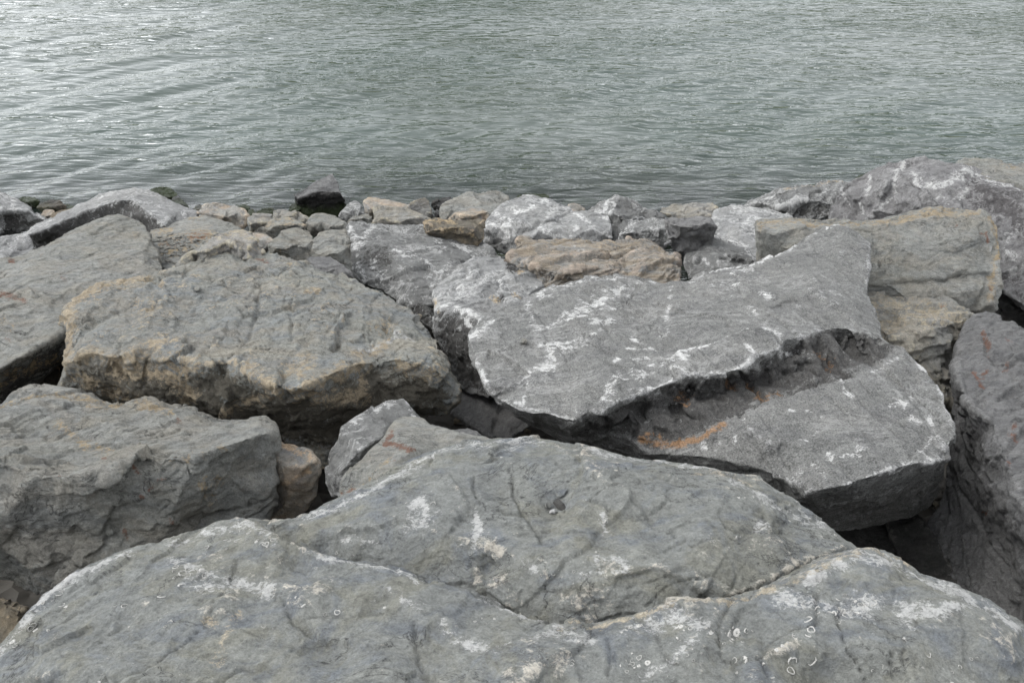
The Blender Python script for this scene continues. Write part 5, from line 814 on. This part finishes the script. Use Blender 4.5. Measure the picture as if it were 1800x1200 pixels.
bmr = bmesh.new(); rnd = random.Random(9)               # loose dark stones lying on the ground under the boulders
for k in range(12):
    bm2 = bmesh.new(); sz = (1.3, 1.0, .7)
    m_ = chip_mesh('c', sz, 300 + k, 'black'); co_ = [v.co.copy() for v in m_.vertices]; fs_ = [tuple(f.vertices) for f in m_.polygons]; bpy.data.meshes.remove(m_); bm2.free()
    for j in range(60):
        x = rnd.uniform(-3.4, 3.4); y = rnd.uniform(.6, 7.6); q = .05 + .13 * rnd.random() ** 2; a_ = rnd.uniform(0, 6.28)
        z = float(ground_h(x, np.array(y))) + q * .25; ca, sa = math.cos(a_), math.sin(a_)
        vs_ = [bmr.verts.new((x + q * (c_.x * ca - c_.y * sa), y + q * (c_.x * sa + c_.y * ca), z + q * c_.z)) for c_ in co_]
        for f in fs_: bmr.faces.new([vs_[i] for i in f])
me = bpy.data.meshes.new('rubble'); bmr.to_mesh(me); bmr.free(); me.materials.append(M['ruddy']); nopaint(me)
ob = bpy.data.objects.new('rubble', me); C.objects.link(ob); meta(ob, 'dark loose rubble on the ground deep in the gaps between boulders', 'rubble', None, 'stuff')

wm = bpy.data.materials.new('murky_green_water'); g = G(wm)
tc = g.add('ShaderNodeTexCoord').outputs['Object']
sv = g.add('ShaderNodeMapping', {'Vector': tc, 'Rotation': (0, 0, math.radians(-52)), 'Scale': (.42, 1.5, 1)}).outputs[0]
sv2 = g.add('ShaderNodeMapping', {'Vector': tc, 'Rotation': (0, 0, math.radians(-34)), 'Scale': (.38, 1.5, 1)}).outputs[0]
n1 = g.noise(sv, 4.3, 2, .42, .6); n2 = g.noise(sv2, 8.0, 2, .5, .7); n3 = g.noise(sv, 34.0, 2, .5, .3)
amp_ = g.ramp(g.noise(g.add('ShaderNodeMapping', {'Vector': tc, 'Scale': (.5, 1.2, 1)}).outputs[0], .45, 3), .32, .68, .55, 1.45)
hgt = g.math('ADD', g.math('MULTIPLY', n1, .043), g.math('ADD', g.math('MULTIPLY', n2, .011), g.math('MULTIPLY', n3, .0008)))
bpn = g.add('ShaderNodeBump', {'Strength': 1.0, 'Distance': 1.0, 'Height': g.math('MULTIPLY', hgt, amp_)})
murk = g.mix(g.ramp(g.noise(tc, .16, 3), .35, .65), (.050, .070, .060), (.058, .074, .062))
fr = g.add('ShaderNodeFresnel', {'IOR': 1.333, 'Normal': bpn.outputs[0]}).outputs[0]
gl = g.add('ShaderNodeBsdfGlossy', {'Color': (1, 1, 1, 1), 'Roughness': .03, 'Normal': bpn.outputs[0]}).outputs[0]
df = g.add('ShaderNodeBsdfDiffuse', {'Color': murk, 'Normal': bpn.outputs[0]}).outputs[0]
tr = g.add('ShaderNodeBsdfTransparent', {'Color': (.75, .85, .78, 1)}).outputs[0]
sh = g.add('ShaderNodeAttribute', attribute_name='shallow').outputs['Fac']
body = g.add('ShaderNodeMixShader', {0: sh, 1: df, 2: tr}).outputs[0]
g.add('ShaderNodeOutputMaterial', {0: g.add('ShaderNodeMixShader', {0: fr, 1: body, 2: gl}).outputs[0]})
yy = [5.0]
while yy[-1] < 45: yy.append(yy[-1] + max(.022, .0024 * yy[-1] * yy[-1] / 8))
while yy[-1] < 5000: yy.append(yy[-1] * 1.25)
xx = np.concatenate([[-4000, -900, -200, -60, -28], np.linspace(-15, 15, 560), [28, 60, 200, 900, 4000]])
def wh(X, Y):
    a = math.radians(46); P = np.stack([(X * math.cos(a) + Y * math.sin(a)).ravel() * .40, (-X * math.sin(a) + Y * math.cos(a)).ravel() * 1.3, np.zeros(X.size)], 1)
    n = .040 * perlin(P * .9) + .024 * perlin(P * 2.1 + 5) + .010 * perlin(P * 4.4 + 9)
    return n.reshape(X.shape) * np.clip(1.4 - Y / 30, 0, 1) * np.clip((15 - np.abs(X)) / 3, 0, 1)
wo = sheet('water', xx, np.array(yy), wh, wm); meta(wo, kind='structure')
co = np.empty(len(wo.data.vertices) * 3, np.float32); wo.data.vertices.foreach_get('co', co); co = co.reshape(-1, 3)
a = wo.data.attributes.new('shallow', 'FLOAT', 'POINT'); a.data.foreach_set('value', (np.clip(1 - (co[:, 1] - 7.6) / 2.6, 0, 1) ** 1.1 * .85).astype(np.float32))

# the wooded bank across the water, seen only as dark streaks mirrored in the waves
fm_ = bpy.data.materials.new('dark_foliage'); g = G(fm_); tc = g.add('ShaderNodeTexCoord').outputs['Object']
g.add('ShaderNodeOutputMaterial', {0: g.add('ShaderNodeBsdfPrincipled', {'Base Color': g.mix(g.noise(tc, .4, 6), (.03, .04, .018), (.06, .075, .03)), 'Roughness': .9}).outputs[0]})
hx = np.linspace(-420, 420, 300); hy = np.concatenate([np.linspace(92, 150, 30), [400]])
def hh(X, Y):
    P = np.stack([X.ravel(), Y.ravel(), np.zeros(X.size)], 1)
    top = 8 + 16 * np.exp(-((X + 14) / 26) ** 2) + 12 * np.exp(-((X - 78) / 34) ** 2) + (3 * perlin(P * .05) + 4 * perlin(P * .14) + 2 * perlin(P * .4)).reshape(X.shape)
    return np.clip((Y - 94) / 22, 0, 1) ** .6 * top - 1.0
meta(sheet('far_wooded_bank', hx, hy, hh, fm_), kind='structure')


print('rocks', len(ROCK), 'faces', STAT[0], 'time', time.time() - T0)
